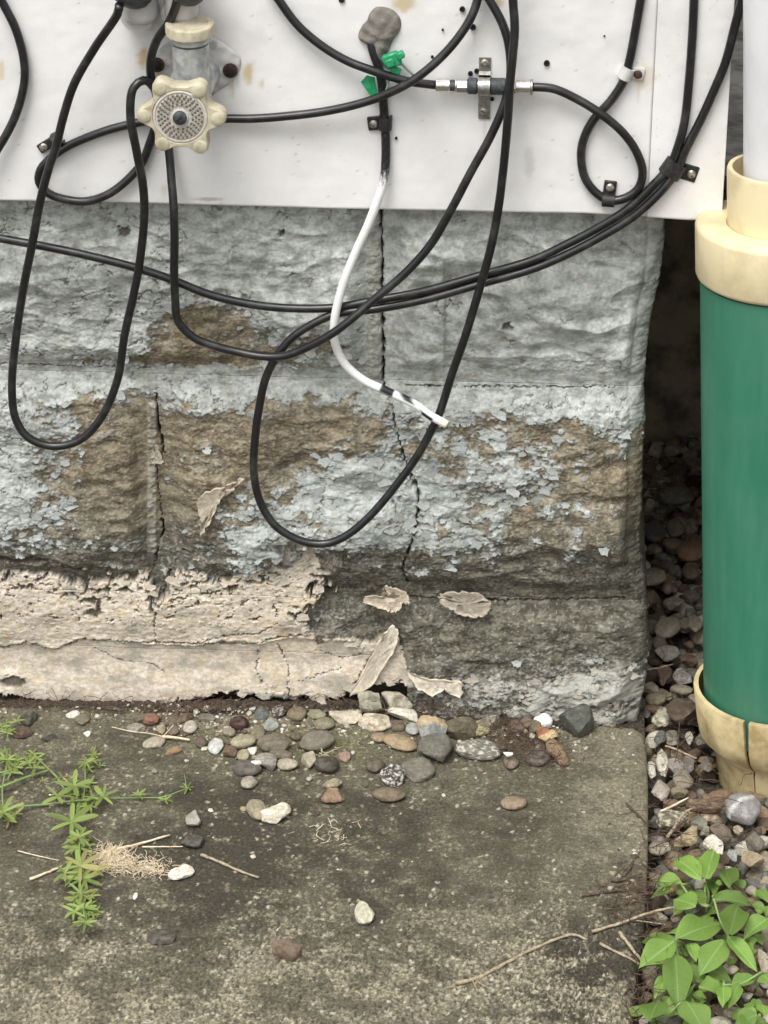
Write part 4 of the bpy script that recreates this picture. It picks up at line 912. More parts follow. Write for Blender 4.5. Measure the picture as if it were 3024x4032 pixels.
# ------------------------------------------------------------------ WATER VALVE
def valve():
    before = set(bpy.data.objects)
    root = empty('outdoor_tap', W(746, 320, DP)); tag(root, 'outdoor water tap with a big cream six-lobed knob and a round cream cap on top', 'tap')
    hc = W(709, 461, .096); dz = .0
    # wall flange
    fl = [(592, 250), (622, 200), (675, 160), (770, 128), (850, 152), (910, 190), (945, 225), (945, 268), (918, 318), (855, 362), (800, 400), (700, 400), (632, 335)]
    blob(fl, DP+.0008, .0045, 'flange', 'flange', root)
    for q in ((619, 253), (908, 276)):
        p = W(q[0], q[1], DP+.004); MB().lathe(p, (0, -1, 0), [(0, .0052), (.0016, .0056), (.002, .003)], 18).build('rusty_collar', M['rusty'], root)
        screw(p-np.array((0, .002, 0)), .0036, root, 'dark')
    # body: horizontal barrel out of the wall and an upright cylinder carrying the cap
    cap = W(748, 152, .060); zax = hc[2]
    up = np.array((.0, -.10, 1.0)); up /= np.linalg.norm(up)
    b0 = np.array((cap[0], -.054, zax+.004))
    MB().lathe(b0-up*.018, up, [(0, .010), (.006, .0132), (.030, .0136), (.034, .0134), (np.linalg.norm(cap-b0)+.014, .0131)], 36).build('valve_body', M['galv'], root)
    MB().lathe(b0+up*(np.linalg.norm(cap-b0)-.002), up, [(0, .0142), (.001, .0148), (.004, .0148), (.005, .0142)], 36).build('neck_ring', M['galv'], root)
    MB().lathe((b0[0], -DP-.001, zax+.012), (0, -1, 0), [(0, .018), (.006, .0165), (.03, .0155)], 36).build('barrel', M['galv'], root)
    c0 = b0+up*(np.linalg.norm(cap-b0)+.003)
    # ribbed round cap
    n = 72; V = []; F = []
    e1 = np.array((1.0, 0, 0)); e2 = np.cross(up, e1)
    prof = [(0, .0162), (.0006, .0171), (.0070, .0171), (.0079, .0167), (.0084, .0157), (.0082, .0128), (.0077, .0124)]
    for t, r in prof:
        for k in range(n):
            a = 2*math.pi*k/n; rr = r+(.00035 if (k//2) % 2 == 0 and .0004 < t < .008 else 0)
            V.append(c0+up*t+(e1*math.cos(a)+e2*math.sin(a))*rr)
    for i in range(len(prof)-1):
        for k in range(n): F.append((i*n+k, i*n+(k+1) % n, (i+1)*n+(k+1) % n, (i+1)*n+k))
    F.append(tuple((len(prof)-1)*n+k for k in range(n)))
    MB().add(V, F).build('cap', M['knob'], root)
    # spindle
    MB().lathe((hc[0], -.05, hc[2]), (0, -1, 0), [(0, .012), (.012, .012), (.014, .009), (.030, .009)], 30).build('spindle', M['galv'], root)
    # knob
    lob = [(-1.0*0+180+0, 215), (-2, 225), (124, 207), (55, 196), (237, 203), (-58, 217)]
    n = 180; th = .0165
    def outl(a):
        b = 22.4
        for ad, d in lob:
            dd = (a-ad+180) % 360-180; b += (d*.663/5.58+5.6-22.4)*math.exp(-(abs(dd)/15.5)**2.6)
        return b*.001
    V = []; F = []
    lay = [(-th, .92), (-th*.9, .985), (-.004, 1.0), (-.0012, .985), (0, .95)]
    for y, sc in lay:
        for k in range(n):
            a = 360*k/n; r = outl(a)*sc; V.append((hc[0]+r*math.cos(R_(a)), hc[1]-y-th*0, hc[2]+r*math.sin(R_(a))))
    # hc.y is the front: y grows backwards
    V = [(x, hc[1]+(hc[1]-y)*-1 if False else (2*hc[1]-y if False else y), z) for x, y, z in V]
    L = len(lay)
    for i in range(L-1):
        for k in range(n): F.append((i*n+k, i*n+(k+1) % n, (i+1)*n+(k+1) % n, (i+1)*n+k))
    r_in = .0199
    for (y, r) in ((.0, r_in), (.0012, r_in-.0008), (.0012, 0.0001)):
        for k in range(n): a = 2*math.pi*k/n; V.append((hc[0]+r*math.cos(a), hc[1]+y, hc[2]+r*math.sin(a)))
    for j in range(3):
        i0 = (L-1+j)*n; i1 = (L+j)*n
        for k in range(n): F.append((i0+k, i0+(k+1) % n, i1+(k+1) % n, i1+k))
    F.append(tuple(range(n)))
    MB().add(V, F).build('knob', M['knob'], root)
    for ad, d in lob:
        rr = d*.663/5.58*.001; p = hc+np.array((rr*math.cos(R_(ad)), 0, rr*math.sin(R_(ad))))
        MB().lathe(p+np.array((0, .001, 0)), (0, -1, 0), [(0, .0050), (.0014, .0049), (.0019, .0043), (.0020, .001)], 22).build('lobe_disc', M['knob'], root)
    ins = MB().lathe(hc+np.array((0, .0018, 0)), (0, -1, 0), [(0, .0194), (.0014, .0192), (.0018, .0186), (.0018, .0178), (.0010, .0174), (.0012, .002)], 60).build('insert', M['insert'], root)
    st = MB(); st2 = MB(); rs = random.Random(3)
    for j, (rad, cnt) in enumerate(((.0088, 16), (.0110, 22), (.0132, 26), (.0154, 30))):
        for k in range(cnt):
            a = 2*math.pi*(k+.5*(j % 2))/cnt+rs.uniform(-.02, .02); p = hc+np.array((rad*math.cos(a), .0007, rad*math.sin(a)))
            # small four-pointed stud with a dark cut round it
            for sgn in range(2):
                st.box(p-np.array((0, .0006, 0)), .00165, .0012, .00062, frame2(0, 0, math.degrees(a)+45+90*sgn))
            p2 = hc+np.array(((rad+.0002)*math.cos(a+math.pi/cnt), .0007, (rad+.0002)*math.sin(a+math.pi/cnt)))
            st2.lathe(p2-np.array((0, .0001, 0)), (0, -1, 0), [(0, .0009), (.0006, .0008)], 6)
    a_ = st.build('stud_pattern', M['insert'], root, smooth=False); a_['kind'] = 'stuff'
    b_ = st2.build('hole_pattern', M['pits'], root, smooth=False); b_['kind'] = 'stuff'
    MB().lathe(hc+np.array((0, .0006, 0)), (0, -1, 0), [(0, .0060), (.0008, .0060), (.0010, .0052)], 26).build('washer', M['fitting'], root)
    k = MB().lathe(hc-np.array((0, .0001, 0)), (0, -1, 0), [(0, .0048), (.0024, .0050), (.0036, .0040), (.0042, .0018)], 24).build('knob_screw', M['rubber'], root)
    MB().box(hc-np.array((0, .0042, 0)), .005, .0008, .0009, frame2(0, 0, 40)).build('slot', M['dark'], root)
valve()

# ------------------------------------------------------------------ CABLE ENTRY FITTINGS (cut by the top of the frame)
def gland(cpx, r, wpx, wr, label, tilt):
    c = W(cpx[0], cpx[1], .062); root = empty('cable_entry', (c[0], -DP, c[2])); tag(root, label, 'cable entry', 'cable entries at the top left')
    w = W(wpx[0], wpx[1], .045)
    MB().lathe(w, (0, -.0, 1), [(0, wr*.55), (.002, wr*.86), (.006, wr), (.06, wr)], 32).build('fitting_body', M['fitting'], root)
    ax = np.array((tilt, -.45, -.55)); ax /= np.linalg.norm(ax)
    MB().lathe(c-ax*.02, ax, [(0, r*.98), (.012, r), (.018, r*.97), (.024, r*.85), (.028, r*.6), (.030, r*.30)], 32).build('boot', M['boot'], root)
    MB().lathe(W(wpx[0], wpx[1]-60, DP), (0, -1, 0), [(0, wr*1.1), (.02, wr)], 28).build('back_stub', M['fitting'], root)
gland((514, -30), .0165, (556, 88), .0125, 'left dark grey rubber cap on an off-white fitting, cut by the top of the frame', -.25)
gland((740, -36), .0140, (716, 84), .0120, 'right dark grey rubber cap, directly above the round cream cap of the tap', -.1)

# ------------------------------------------------------------------ DOWNPIPE
def downpipe():
    yc = -.050
    RG = .0560; A1 = W(2757, 1150, -yc)+RG*Rt; A2 = W(2771, 2750, -yc)+RG*Rt      # the pipe leans a little
    kx = (A2[0]-A1[0])/(A2[2]-A1[2]); axx = A1[0]-kx*A1[2]
    def lean(o):
        n_ = len(o.data.vertices); co = np.empty(n_*3, dtype=np.float32); o.data.vertices.foreach_get('co', co); co = co.reshape(-1, 3)
        co[:, 0] += kx*co[:, 2]; o.data.vertices.foreach_set('co', co.ravel()); o.data.update(); return o
    root = empty('drain_pipe', (axx, yc, -.03)); tag(root, 'thick green drain pipe with cream plastic sockets and a white pipe above', 'pipe')
    Z = lambda px, py, yy: W(px, py, -yy)[2]
    left = lambda px, py: axx+kx*W(px, py, -yc)[2]-W(px, py, -yc)[0]
    rg = RG
    lathe = lambda prof, name, mat, n=72, cl=True: lean(MB().lathe((axx, yc, 0), (0, 0, 1), prof, n, close=cl).build(name, M[mat], root))
    # heights read at the pipe's left silhouette
    zr0, zr1 = Z(2737, 1085, yc), Z(2740, 868, yc)
    zsock = Z(2732, 2690, yc)
    lathe([(zsock-.030, rg), (zr0+.004, rg)], 'green_pipe', 'green')
    rr = left(2737, 1000)
    lathe([(zr0-.0, rg+.0012), (zr0, rr-.0035), (zr0+.0015, rr-.001), (zr0+.004, rr), (zr1-.004, rr), (zr1-.0015, rr-.001), (zr1, rr-.0035), (zr1-.0005, rr*.62), (zr1-.004, rr*.60)], 'lower_collar', 'cream')
    ru = left(2862, 740); zu = Z(2862, 655, yc)
    lathe([(zr1-.003, ru), (zu-.002, ru), (zu, ru-.0008), (zu, ru-.004), (zu-.02, ru-.0045)], 'upper_collar', 'cream')
    rw = left(2926, 300)
    lathe([(zu-.015, rw), (zu+.40, rw)], 'white_pipe', 'whitepipe')
    # lower socket with its split: an open C-shaped shell
    gap_c = R_(-113); n = 96
    ro = left(2732, 2690); rb = left(2815, 3060)
    zbt = -.03; zstep = zsock-.040; zs2 = zsock-.052
    prof_o = [(zsock, ro-.0002), (zsock-.0012, ro+.0004), (zsock-.030, ro-.002), (zstep, ro-.0035), (zs2, rb+.002), (zs2-.006, rb), (zbt, rb-.003)]
    V = []; F = []; cr = np.random.RandomState(5)
    for sgn, off in ((0, 0), (1, -.0034)):
        for i, (z, r) in enumerate(prof_o):
            hw = np.interp(z, [zbt, zs2, zsock], [.0, .018, .036])/1.0
            for k in range(n+1):
                a = gap_c+hw+(2*math.pi-2*hw)*k/n+.02*math.sin(z*190)*(1 if k in (0, n) else 0)
                V.append((axx+(r+off)*math.cos(a), yc+(r+off)*math.sin(a), z))
    m = n+1; N = len(prof_o)*m
    for i in range(len(prof_o)-1):
        for k in range(n):
            F.append((i*m+k, (i+1)*m+k, (i+1)*m+k+1, i*m+k+1)); F.append((N+i*m+k, N+i*m+k+1, N+(i+1)*m+k+1, N+(i+1)*m+k))
        F.append((i*m, N+i*m, N+(i+1)*m, (i+1)*m)); F.append((i*m+n, (i+1)*m+n, N+(i+1)*m+n, N+i*m+n))
    for k in range(n): F.append((k, k+1, N+k+1, N+k))
    lean(MB().add(V, F).build('split_socket', M['creamold'], root))
    return axx, yc, rb
PIPE = downpipe()

# ------------------------------------------------------------------ STONES
def ico(sub):
    t = (1+5**.5)/2
    V = [(-1,t,0),(1,t,0),(-1,-t,0),(1,-t,0),(0,-1,t),(0,1,t),(0,-1,-t),(0,1,-t),(t,0,-1),(t,0,1),(-t,0,-1),(-t,0,1)]
    F = [(0,11,5),(0,5,1),(0,1,7),(0,7,10),(0,10,11),(1,5,9),(5,11,4),(11,10,2),(10,7,6),(7,1,8),(3,9,4),(3,4,2),(3,2,6),(3,6,8),(3,8,9),(4,9,5),(2,4,11),(6,2,10),(8,6,7),(9,8,1)]
    V = [np.array(v)/np.linalg.norm(v) for v in V]
    for _ in range(sub):
        c = {}; F2 = []
        def mid(a, b):
            k = (min(a, b), max(a, b))
            if k not in c: m = V[a]+V[b]; V.append(m/np.linalg.norm(m)); c[k] = len(V)-1
            return c[k]
        for a, b, d in F:
            x, y, z = mid(a, b), mid(b, d), mid(d, a); F2 += [(a, x, z), (b, y, x), (d, z, y), (x, y, z)]
        F = F2
    return np.array(V), np.array(F)
ICO = {k: ico(k) for k in (2, 3, 4)}
def stone_shape(seed, kind, sub=3):
    rs = np.random.RandomState(seed); D, F = ICO[sub]
    if kind == 'chip': n, lo, hi, p = 9, .50, .84, 60
    elif kind == 'slab': n, lo, hi, p = 8, .62, .92, 60
    else: n, lo, hi, p = 6, .84, 1.0, 9
    N = rs.normal(size=(n, 3)); N /= np.linalg.norm(N, axis=1)[:, None]; off = rs.uniform(lo, hi, n)
    if kind in ('chip', 'slab'): N = np.vstack([N, [(0, 0, 1), (0, 0, -1)]]); off = np.append(off, [rs.uniform(.6, .8), .7])
    dots = np.maximum(D@N.T, 1e-3)/off
    r = 1/((np.maximum(dots, .01)**p).sum(1)+1.0)**(1/p)
    V = D*r[:, None]
    ns = vn3(V*1.7+seed*3.1, seed)*.08+vn3(V*4.3+seed, seed+1)*(.045 if kind != 'pebble' else .018)+vn3(V*9+seed, seed+2)*(.022 if kind != 'pebble' else .006)
    V = V*(1+ns)[:, None]
    for a in range(3): V[:, a] /= max(abs(V[:, a]).max(), .3)
    return V, F
def stone_col(V, c, seed, c2=None, pat='plain'):
    c = np.array(c); n = vn3(V*2.2+seed, seed+5)*.5+vn3(V*6+seed, seed+6)*.35+vn3(V*14+seed, seed+7)*.25
    col = c*(1+.22*n)[:, None]
    if pat == 'plain': return mix(col, c*.62, .35*sst(.1, .7, vn3(V*3.1-seed, seed+8)))
    c2 = np.array(c2)
    if pat == 'split': return mix(col, c2*(1+.15*n)[:, None], sst(-.12, .12, V[:, 1]*.9+V[:, 2]*.3+.25*n))
    if pat == 'speckle': return mix(col, c2, .9*sst(.12, .35, vn3(V*8.5+seed, seed+9)+.25*n))
    if pat == 'patch': return mix(col, c2, .95*sst(.0, .2, vn3(V*2.6+seed, seed+10)+.3*n))
    if pat == 'vein': return mix(col, c2, .9*sst(.14, .05, np.abs(V[:, 0]*.45-V[:, 1]*.9+.1+.18*n))+.25*sst(.2, .6, n))
    return col
SIN = math.sin(R_(31.5))
SPOTS = []
def stone(px, py, L, S, ang, kind, c, label, cat='pebble', group=None, z0=0.0, tall=None, c2=None, pat='plain', seed=None, sub=3, name=None, tilt=None):
    """px,py centre in photo pixels; L,S drawn length and height in photo pixels; ang the image angle of the length"""
    seed = seed or int(px*7+py*13) % 99991
    rs = np.random.RandomState(seed)
    P = G(px, py, z0); sc = np.linalg.norm(P-CAM)/FPX
    tall = tall or {'pebble': .52, 'chip': .55, 'slab': .32}[kind]
    a = R_(ang); ex = np.array((math.cos(a), math.sin(a)/.66)); ey = np.array((-math.sin(a), math.cos(a)/.66))
    L *= 1.10; S *= 1.10
    la = L/2*sc*np.linalg.norm(ex); az = math.atan2(ex[1], ex[0])
    lb0 = S/2*sc*np.linalg.norm(ey)
    hz = min(la, lb0)*tall
    # drawn height S mixes the depth and the height of the stone
    lb = max(lb0*.72, math.sqrt(max(1e-9, (S/2*sc)**2-(hz*.85)**2*abs(math.cos(a))))/(SIN if abs(math.cos(a)) > .7 else .8)*(1 if abs(math.cos(a)) > .7 else 1))
    lb = min(lb, lb0*1.1)
    g_ = sum(c)/3; c = tuple(.72*q+.28*g_*w_ for q, w_ in zip(c, (1.15, 1.02, .83)))
    V, F = stone_shape(seed, kind, sub); col = stone_col(V, c, seed, c2, pat)
    dust = sst(.1, .6, vn3(V*3.3+seed, seed+31)+.35*V[:, 2]); col = mix(col, np.array((.27, .24, .18)), .22*dust)
    V = V*np.array((la, lb, hz))
    tx, ty = (tilt if tilt else (rs.uniform(-.12, .12), rs.uniform(-.10, .10)))
    ca, sa = math.cos(az), math.sin(az)
    Rx = np.array([[1, 0, 0], [0, math.cos(tx), -math.sin(tx)], [0, math.sin(tx), math.cos(tx)]]); Ry = np.array([[math.cos(ty), 0, math.sin(ty)], [0, 1, 0], [-math.sin(ty), 0, math.cos(ty)]])
    Rz = np.array([[ca, -sa, 0], [sa, ca, 0], [0, 0, 1]]); V = V@(Rz@Rx@Ry).T
    zc = z0-V[:, 2].min()-.0004-.16*hz
    C = G(px, py, zc)
    o = mesh_np(name or ('pebble' if kind == 'pebble' else 'stone_chip'), V, F, M['stone'], None, col, smooth=(kind == 'pebble')); o.location = C
    tag(o, label, cat, group); SPOTS.append((C[0], C[1], max(la, lb)))
    return o
Z4 = lambda x, y: (500+x*.6028, 2720+y*.6028)
Z5 = lambda x, y: (1400+x*.6028, 2720+y*.6028)
def S4(x, y, L, S, a, k, c, lab, **kw): return stone(*Z4(x, y), L*.6028, S*.6028, a, k, c, lab, **kw)
def S5(x, y, L, S, a, k, c, lab, **kw): return stone(*Z5(x, y), L*.6028, S*.6028, a, k, c, lab, **kw)
gp = 'loose stones lying on the concrete slab'
def cat_of(k): return 'pebble' if k == 'pebble' else 'stone'
T4 = [
 (155, 180, 100, 78, 20, 'chip', (.24, .10, .06), 'rough orange red brick fragment lying against the foot of the cream wall band'),
 (372, 178, 130, 50, 28, 'chip', (.12, .085, .05), 'long brown stone leaning up to the right, above the round cream pebble'),
 (410, 238, 92, 88, 0, 'pebble', (.42, .38, .30), 'smooth round cream pebble, right of the forked straw-coloured twig'),
 (298, 264, 76, 66, 0, 'pebble', (.18, .14, .095), 'small brown pebble touching the left side of the round cream pebble'),
 (222, 252, 60, 55, 0, 'chip', (.33, .28, .18), 'small tan chip just above the fork of the straw-coloured twig'),
 (178, 340, 130, 68, 24, 'pebble', (.36, .32, .235), 'oblong beige pebble just under the fork of the straw-coloured twig'),
 (298, 390, 105, 48, 15, 'chip', (.30, .165, .085), 'thin orange brown shard lying alone below the straw-coloured twig'),
 (480, 335, 80, 80, 0, 'pebble', (.105, .082, .066), 'dark brown pebble at the right tip of the straw-coloured twig'),
 (580, 362, 92, 95, 0, 'pebble', (.50, .53, .54), 'pale bluish white pebble with a small grey fleck'),
 (668, 396, 100, 76, 0, 'chip', (.15, .095, .06), 'reddish brown chip touching the right of the bluish white pebble'),
 (730, 210, 122, 86, 10, 'pebble', (.045, .014, .013), 'glossy dark maroon stone below the wall foot'),
 (668, 270, 90, 60, 0, 'pebble', (.24, .21, .14), 'dull olive pebble under the left end of the glossy maroon stone'),
 (762, 332, 155, 98, 0, 'pebble', (.34, .31, .20), 'big smooth olive beige pebble in the left part of the heap'),
 (852, 272, 92, 92, 0, 'pebble', (.19, .16, .10), 'olive brown pebble directly below the dark blue grey one'),
 (945, 215, 90, 95, -15, 'chip', (.27, .315, .28), 'pale grey-green square-edged stone'),
 (880, 148, 100, 85, 0, 'pebble', (.105, .125, .12), 'dark blue-grey rounded stone at the edge of the wall shadow'),
 (1110, 150, 122, 86, 10, 'pebble', (.165, .135, .075), 'rounded brown olive pebble right of the black and white fragment'),
 (1240, 155, 118, 60, 0, 'pebble', (.24, .24, .145), 'flat greenish pebble left of the long cream shard'),
 (1285, 216, 130, 80, 0, 'pebble', (.21, .185, .115), 'dull olive pebble under the flat greenish pebble'),
 (955, 345, 200, 115, -5, 'pebble', (.155, .13, .09), 'wide flat brown pebble between the big olive beige one and the broadest grey one'),
 (1240, 328, 215, 122, 5, 'pebble', (.185, .16, .12), 'broadest flat grey-brown pebble of the heap'),
 (1105, 300, 76, 52, 0, 'pebble', (.13, .10, .07), 'small dark pebble touching the left tip of the broadest flat one'),
 (760, 418, 82, 66, 0, 'pebble', (.33, .29, .18), 'small yellowish pebble under the big olive beige one'),
 (915, 465, 150, 96, -10, 'chip', (.26, .245, .215), 'angular mid grey stone with a white sliver on it'),
 (785, 507, 170, 95, -10, 'pebble', (.105, .09, .082), 'dark purplish pebble left of the angular mid grey stone'),
 (1045, 477, 135, 78, -5, 'pebble', (.36, .32, .225), 'oval beige pebble right of the angular mid grey stone'),
 (1180, 447, 105, 108, 0, 'chip', (.37, .335, .245), 'squarish beige stone between the oval beige pebble and the blackish one'),
 (1010, 415, 150, 60, 0, 'pebble', (.15, .125, .09), 'flat brown pebble half hidden above the oval beige pebble'),
 (1312, 480, 150, 112, 15, 'pebble', (.062, .053, .043), 'blackish brown oval pebble left of the pink chip'),
 (1415, 432, 82, 62, 0, 'chip', (.34, .2, .16), 'small pinkish red chip touching the blackish oval pebble'),
 (800, 597, 100, 86, 0, 'pebble', (.34, .31, .24), 'round grey beige pebble at the lower edge of the left heap'),
 (846, 777, 120, 138, 10, 'pebble', (.30, .255, .165), 'large tan pebble touching the cream white stone'),
 (970, 797, 182, 108, 25, 'chip', (.68, .62, .50), 'cream white stone beside the large tan pebble'),
 (425, 840, 112, 108, 0, 'chip', (.33, .32, .29), 'rough pale grey lump standing by itself left of the tan pebble'),
 (1345, 612, 120, 76, 0, 'chip', (.33, .28, .18), 'tan stone leaning on the orange brown one'),
 (1345, 692, 140, 96, 0, 'chip', (.29, .175, .10), 'orange brown stone directly below the leaning tan stone'),
 (525, 177, 104, 56, 8, 'slab', (.17, .155, .125), 'flat grey brown stone between two dark pieces at the wall foot'),
 (60, 240, 110, 60, -10, 'slab', (.26, .235, .19), 'flat grey flake of mortar left of the straw-coloured twig'),
]
for x, y, L, S, a, k, c, lab in T4:
    o = S4(x, y, L, S, a, k, c, lab, cat=cat_of(k), group=gp)
S4(997, 140, 95, 78, 0, 'chip', (.06, .04, .035), 'black and white mottled fragment at the wall foot', cat='stone', group=gp, c2=(.5, .46, .43), pat='speckle')
S4(825, 391, 74, 50, 8, 'chip', (.78, .75, .68), 'small bright white chip right of the small yellowish pebble', cat='stone', group=gp)
S4(853, 470, 84, 30, 6, 'chip', (.82, .80, .78), 'bright white sliver lying on the angular mid grey stone', cat='stone', group=gp, z0=.0065)
S4(800, 150, 36, 30, 0, 'chip', (.62, .60, .48), 'tiny cream chip left of the dark blue-grey stone', cat='stone', group=gp)
S4(1105, 88, 42, 20, 0, 'chip', (.72, .68, .58), 'tiny white chip in the shadow above the brown olive pebble', cat='stone', group=gp)
S4(1420, 170, 215, 74, -8, 'chip', (.52, .46, .35), 'long cream shard at the left of the three pale shards', cat='stone', group='pale shards fallen from the wall')
S5(135, 205, 215, 95, -5, 'chip', (.54, .47, .36), 'middle cream shard, ridged, of the three pale shards', cat='stone', group='pale shards fallen from the wall', c2=(.33, .27, .19), pat='patch')
S5(325, 155, 215, 82, -10, 'chip', (.60, .57, .48), 'right and whitest of the three pale shards', cat='stone', group='pale shards fallen from the wall')
T5 = [
 (280, 232, 92, 66, 0, 'pebble', (.13, .10, .08), 'dark brown pebble under the whitest shard'),
 (372, 250, 92, 86, 0, 'pebble', (.33, .36, .375), 'small pale blue-grey pebble left of the big two-toned stone'),
 (155, 306, 105, 66, 0, 'pebble', (.29, .21, .12), 'small tan brown pebble behind the golden tan one'),
 (285, 337, 218, 98, -20, 'pebble', (.34, .245, .125), 'long golden tan pebble pointing down to the right'),
 (545, 378, 250, 165, -5, 'chip', (.135, .135, .11), 'big dark greenish grey slab under the two-toned stone'),
 (690, 255, 165, 130, -30, 'chip', (.125, .105, .058), 'olive brown stone between the two-toned one and the soil'),
 (1050, 237, 100, 90, 0, 'pebble', (.14, .095, .072), 'red-brown pebble in the soil below the wall corner'),
 (1110, 205, 90, 74, 0, 'chip', (.20, .14, .09), 'brown chip between two other brown stones in the soil'),
 (1172, 232, 80, 84, 0, 'chip', (.16, .13, .075), 'olive brown chip touching the pure white pebble'),
 (1320, 400, 205, 98, -62, 'pebble', (.27, .175, .095), 'long golden brown stone standing at the right end of the heap'),
 (1190, 432, 150, 108, -10, 'pebble', (.10, .08, .068), 'dark brown oval pebble left of the long golden brown stone'),
 (1015, 467, 95, 98, 0, 'pebble', (.20, .155, .11), 'round brown pebble with a white chip on its top'),
 (130, 492, 115, 86, 0, 'pebble', (.12, .095, .074), 'dark brown pebble left of the black and white quartz lump'),
 (405, 512, 215, 132, 5, 'slab', (.155, .15, .12), 'broad flat grey stone right of the black and white quartz lump'),
 (215, 677, 200, 94, -8, 'pebble', (.18, .13, .08), 'oblong brown pebble below the black and white quartz lump'),
 (1035, 732, 155, 84, 8, 'pebble', (.27, .20, .125), 'tan brown pebble alone on the bare slab, under the right end of the heap'),
 (60, 610, 50, 40, 0, 'chip', (.12, .10, .07), 'small dark chip left of the oblong brown pebble'),
 (940, 370, 90, 80, 0, 'pebble', (.11, .075, .055), 'dark red-brown pebble right of the speckled oval stone'),
]
for x, y, L, S, a, k, c, lab in T5: S5(x, y, L, S, a, k, c, lab, cat=cat_of(k), group=gp)
S5(508, 255, 195, 190, 5, 'chip', (.24, .265, .265), 'big two-toned stone, cream orange above and blue-grey below', cat='stone', group=gp, c2=(.48, .37, .23), pat='split', tall=.8)
S5(800, 387, 275, 130, 3, 'pebble', (.17, .17, .135), 'large oval stone speckled white on grey green', cat='pebble', group=gp, c2=(.52, .52, .46), pat='speckle', sub=4)
S5(850, 215, 225, 95, 38, 'chip', (.34, .33, .24), 'pale olive block tipped up against the wall foot', cat='stone', group=gp, c2=(.16, .13, .09), pat='patch')
S5(815, 262, 120, 66, 10, 'pebble', (.34, .31, .14), 'yellowish olive pebble under the tipped pale olive block', cat='pebble', group=gp)
S5(1228, 195, 118, 82, 0, 'pebble', (.86, .86, .85), 'smooth pure white oval pebble near the wall corner', cat='pebble', group=gp)
S5(1240, 292, 120, 92, 25, 'chip', (.56, .40, .19), 'orange and yellow stone just below the pure white pebble', cat='stone', group=gp, c2=(.30, .13, .07), pat='split')
S5(997, 410, 58, 26, 15, 'chip', (.84, .83, .80), 'small white rectangular chip resting on the round brown pebble', cat='stone', group=gp, z0=.0105)
S5(1155, 296, 38, 36, 0, 'pebble', (.55, .58, .50), 'tiny pale greenish pebble left of the orange and yellow stone', cat='pebble', group=gp)
S5(1440, 195, 215, 165, -8, 'chip', (.085, .095, .08), 'dark grey-green faceted stone like a low pyramid at the slab corner', cat='stone', group=gp, tall=.95, seed=77)
S5(240, 550, 155, 120, 0, 'chip', (.05, .045, .042), 'black and white quartz lump in front of the heap', cat='stone', group=gp, c2=(.66, .63, .58), pat='speckle', seed=411)
S5(95, 68, 150, 95, 0, 'chip', (.36, .36, .26), 'left one of two grey-green mortar lumps stuck at the wall foot', cat='mortar', group='mortar lumps at the wall foot', z0=.002, tall=.9, c2=(.22, .2, .15), pat='patch')
S5(265, 72, 195, 105, 0, 'chip', (.43, .41, .33), 'right, paler one of two mortar lumps stuck at the wall foot', cat='mortar', group='mortar lumps at the wall foot', z0=.002, tall=.8, c2=(.26, .22, .16), pat='patch')
gq = 'stray stones on the open slab'
for px, py, L, S, a, k, c, lab in [
 (762, 3313, 92, 50, 0, 'slab', (.075, .072, .058), 'flat dark chip between the pale grey lump and the thin dry twig'),
 (714, 3436, 88, 50, 38, 'chip', (.74, .69, .60), 'white tilted stone right of the dry grass tuft'),
 (634, 3692, 102, 58, -8, 'slab', (.065, .058, .048), 'dark tilted flake casting a black shadow below the green weed'),
 (1121, 3738, 122, 74, 0, 'chip', (.175, .115, .078), 'reddish brown angular stone in the foreground'),
 (1438, 3590, 76, 84, 0, 'chip', (.50, .48, .35), 'pale cream upright pebble alone in the foreground'),
 (116, 2826, 64, 56, 0, 'chip', (.055, .058, .045), 'blackish square stone at the far left below the wall'),
 (287, 2812, 54, 30, 0, 'chip', (.66, .63, .60), 'white chip touching a small olive pebble at the left wall foot'),
 (324, 2832, 54, 48, 0, 'pebble', (.17, .15, .095), 'small olive pebble right of the white chip at the left wall foot'),
 (82, 2886, 80, 38, 2, 'chip', (.09, .045, .035), 'long dark red-brown stone at the far left'),
 (191, 2904, 56, 24, 25, 'chip', (.06, .055, .045), 'thin dark shard right of the long red-brown stone'),
 (342, 2890, 30, 24, 0, 'chip', (.82, .81, .78), 'tiny pure white chip above the left weed'),
 (532, 3528, 18, 26, 0, 'pebble', (.72, .72, .66), 'tiny white pebble below the dry grass tuft'),
 (560, 2833, 46, 36, 0, 'chip', (.15, .12, .085), 'small brown chip right of the red brick fragment'),
 (1285, 2980, 26, 20, 0, 'chip', (.33, .29, .2), 'tiny tan chip below the pink chip')]:
    stone(px, py, L, S, a, k, c, lab, cat=cat_of(k), group=gq)

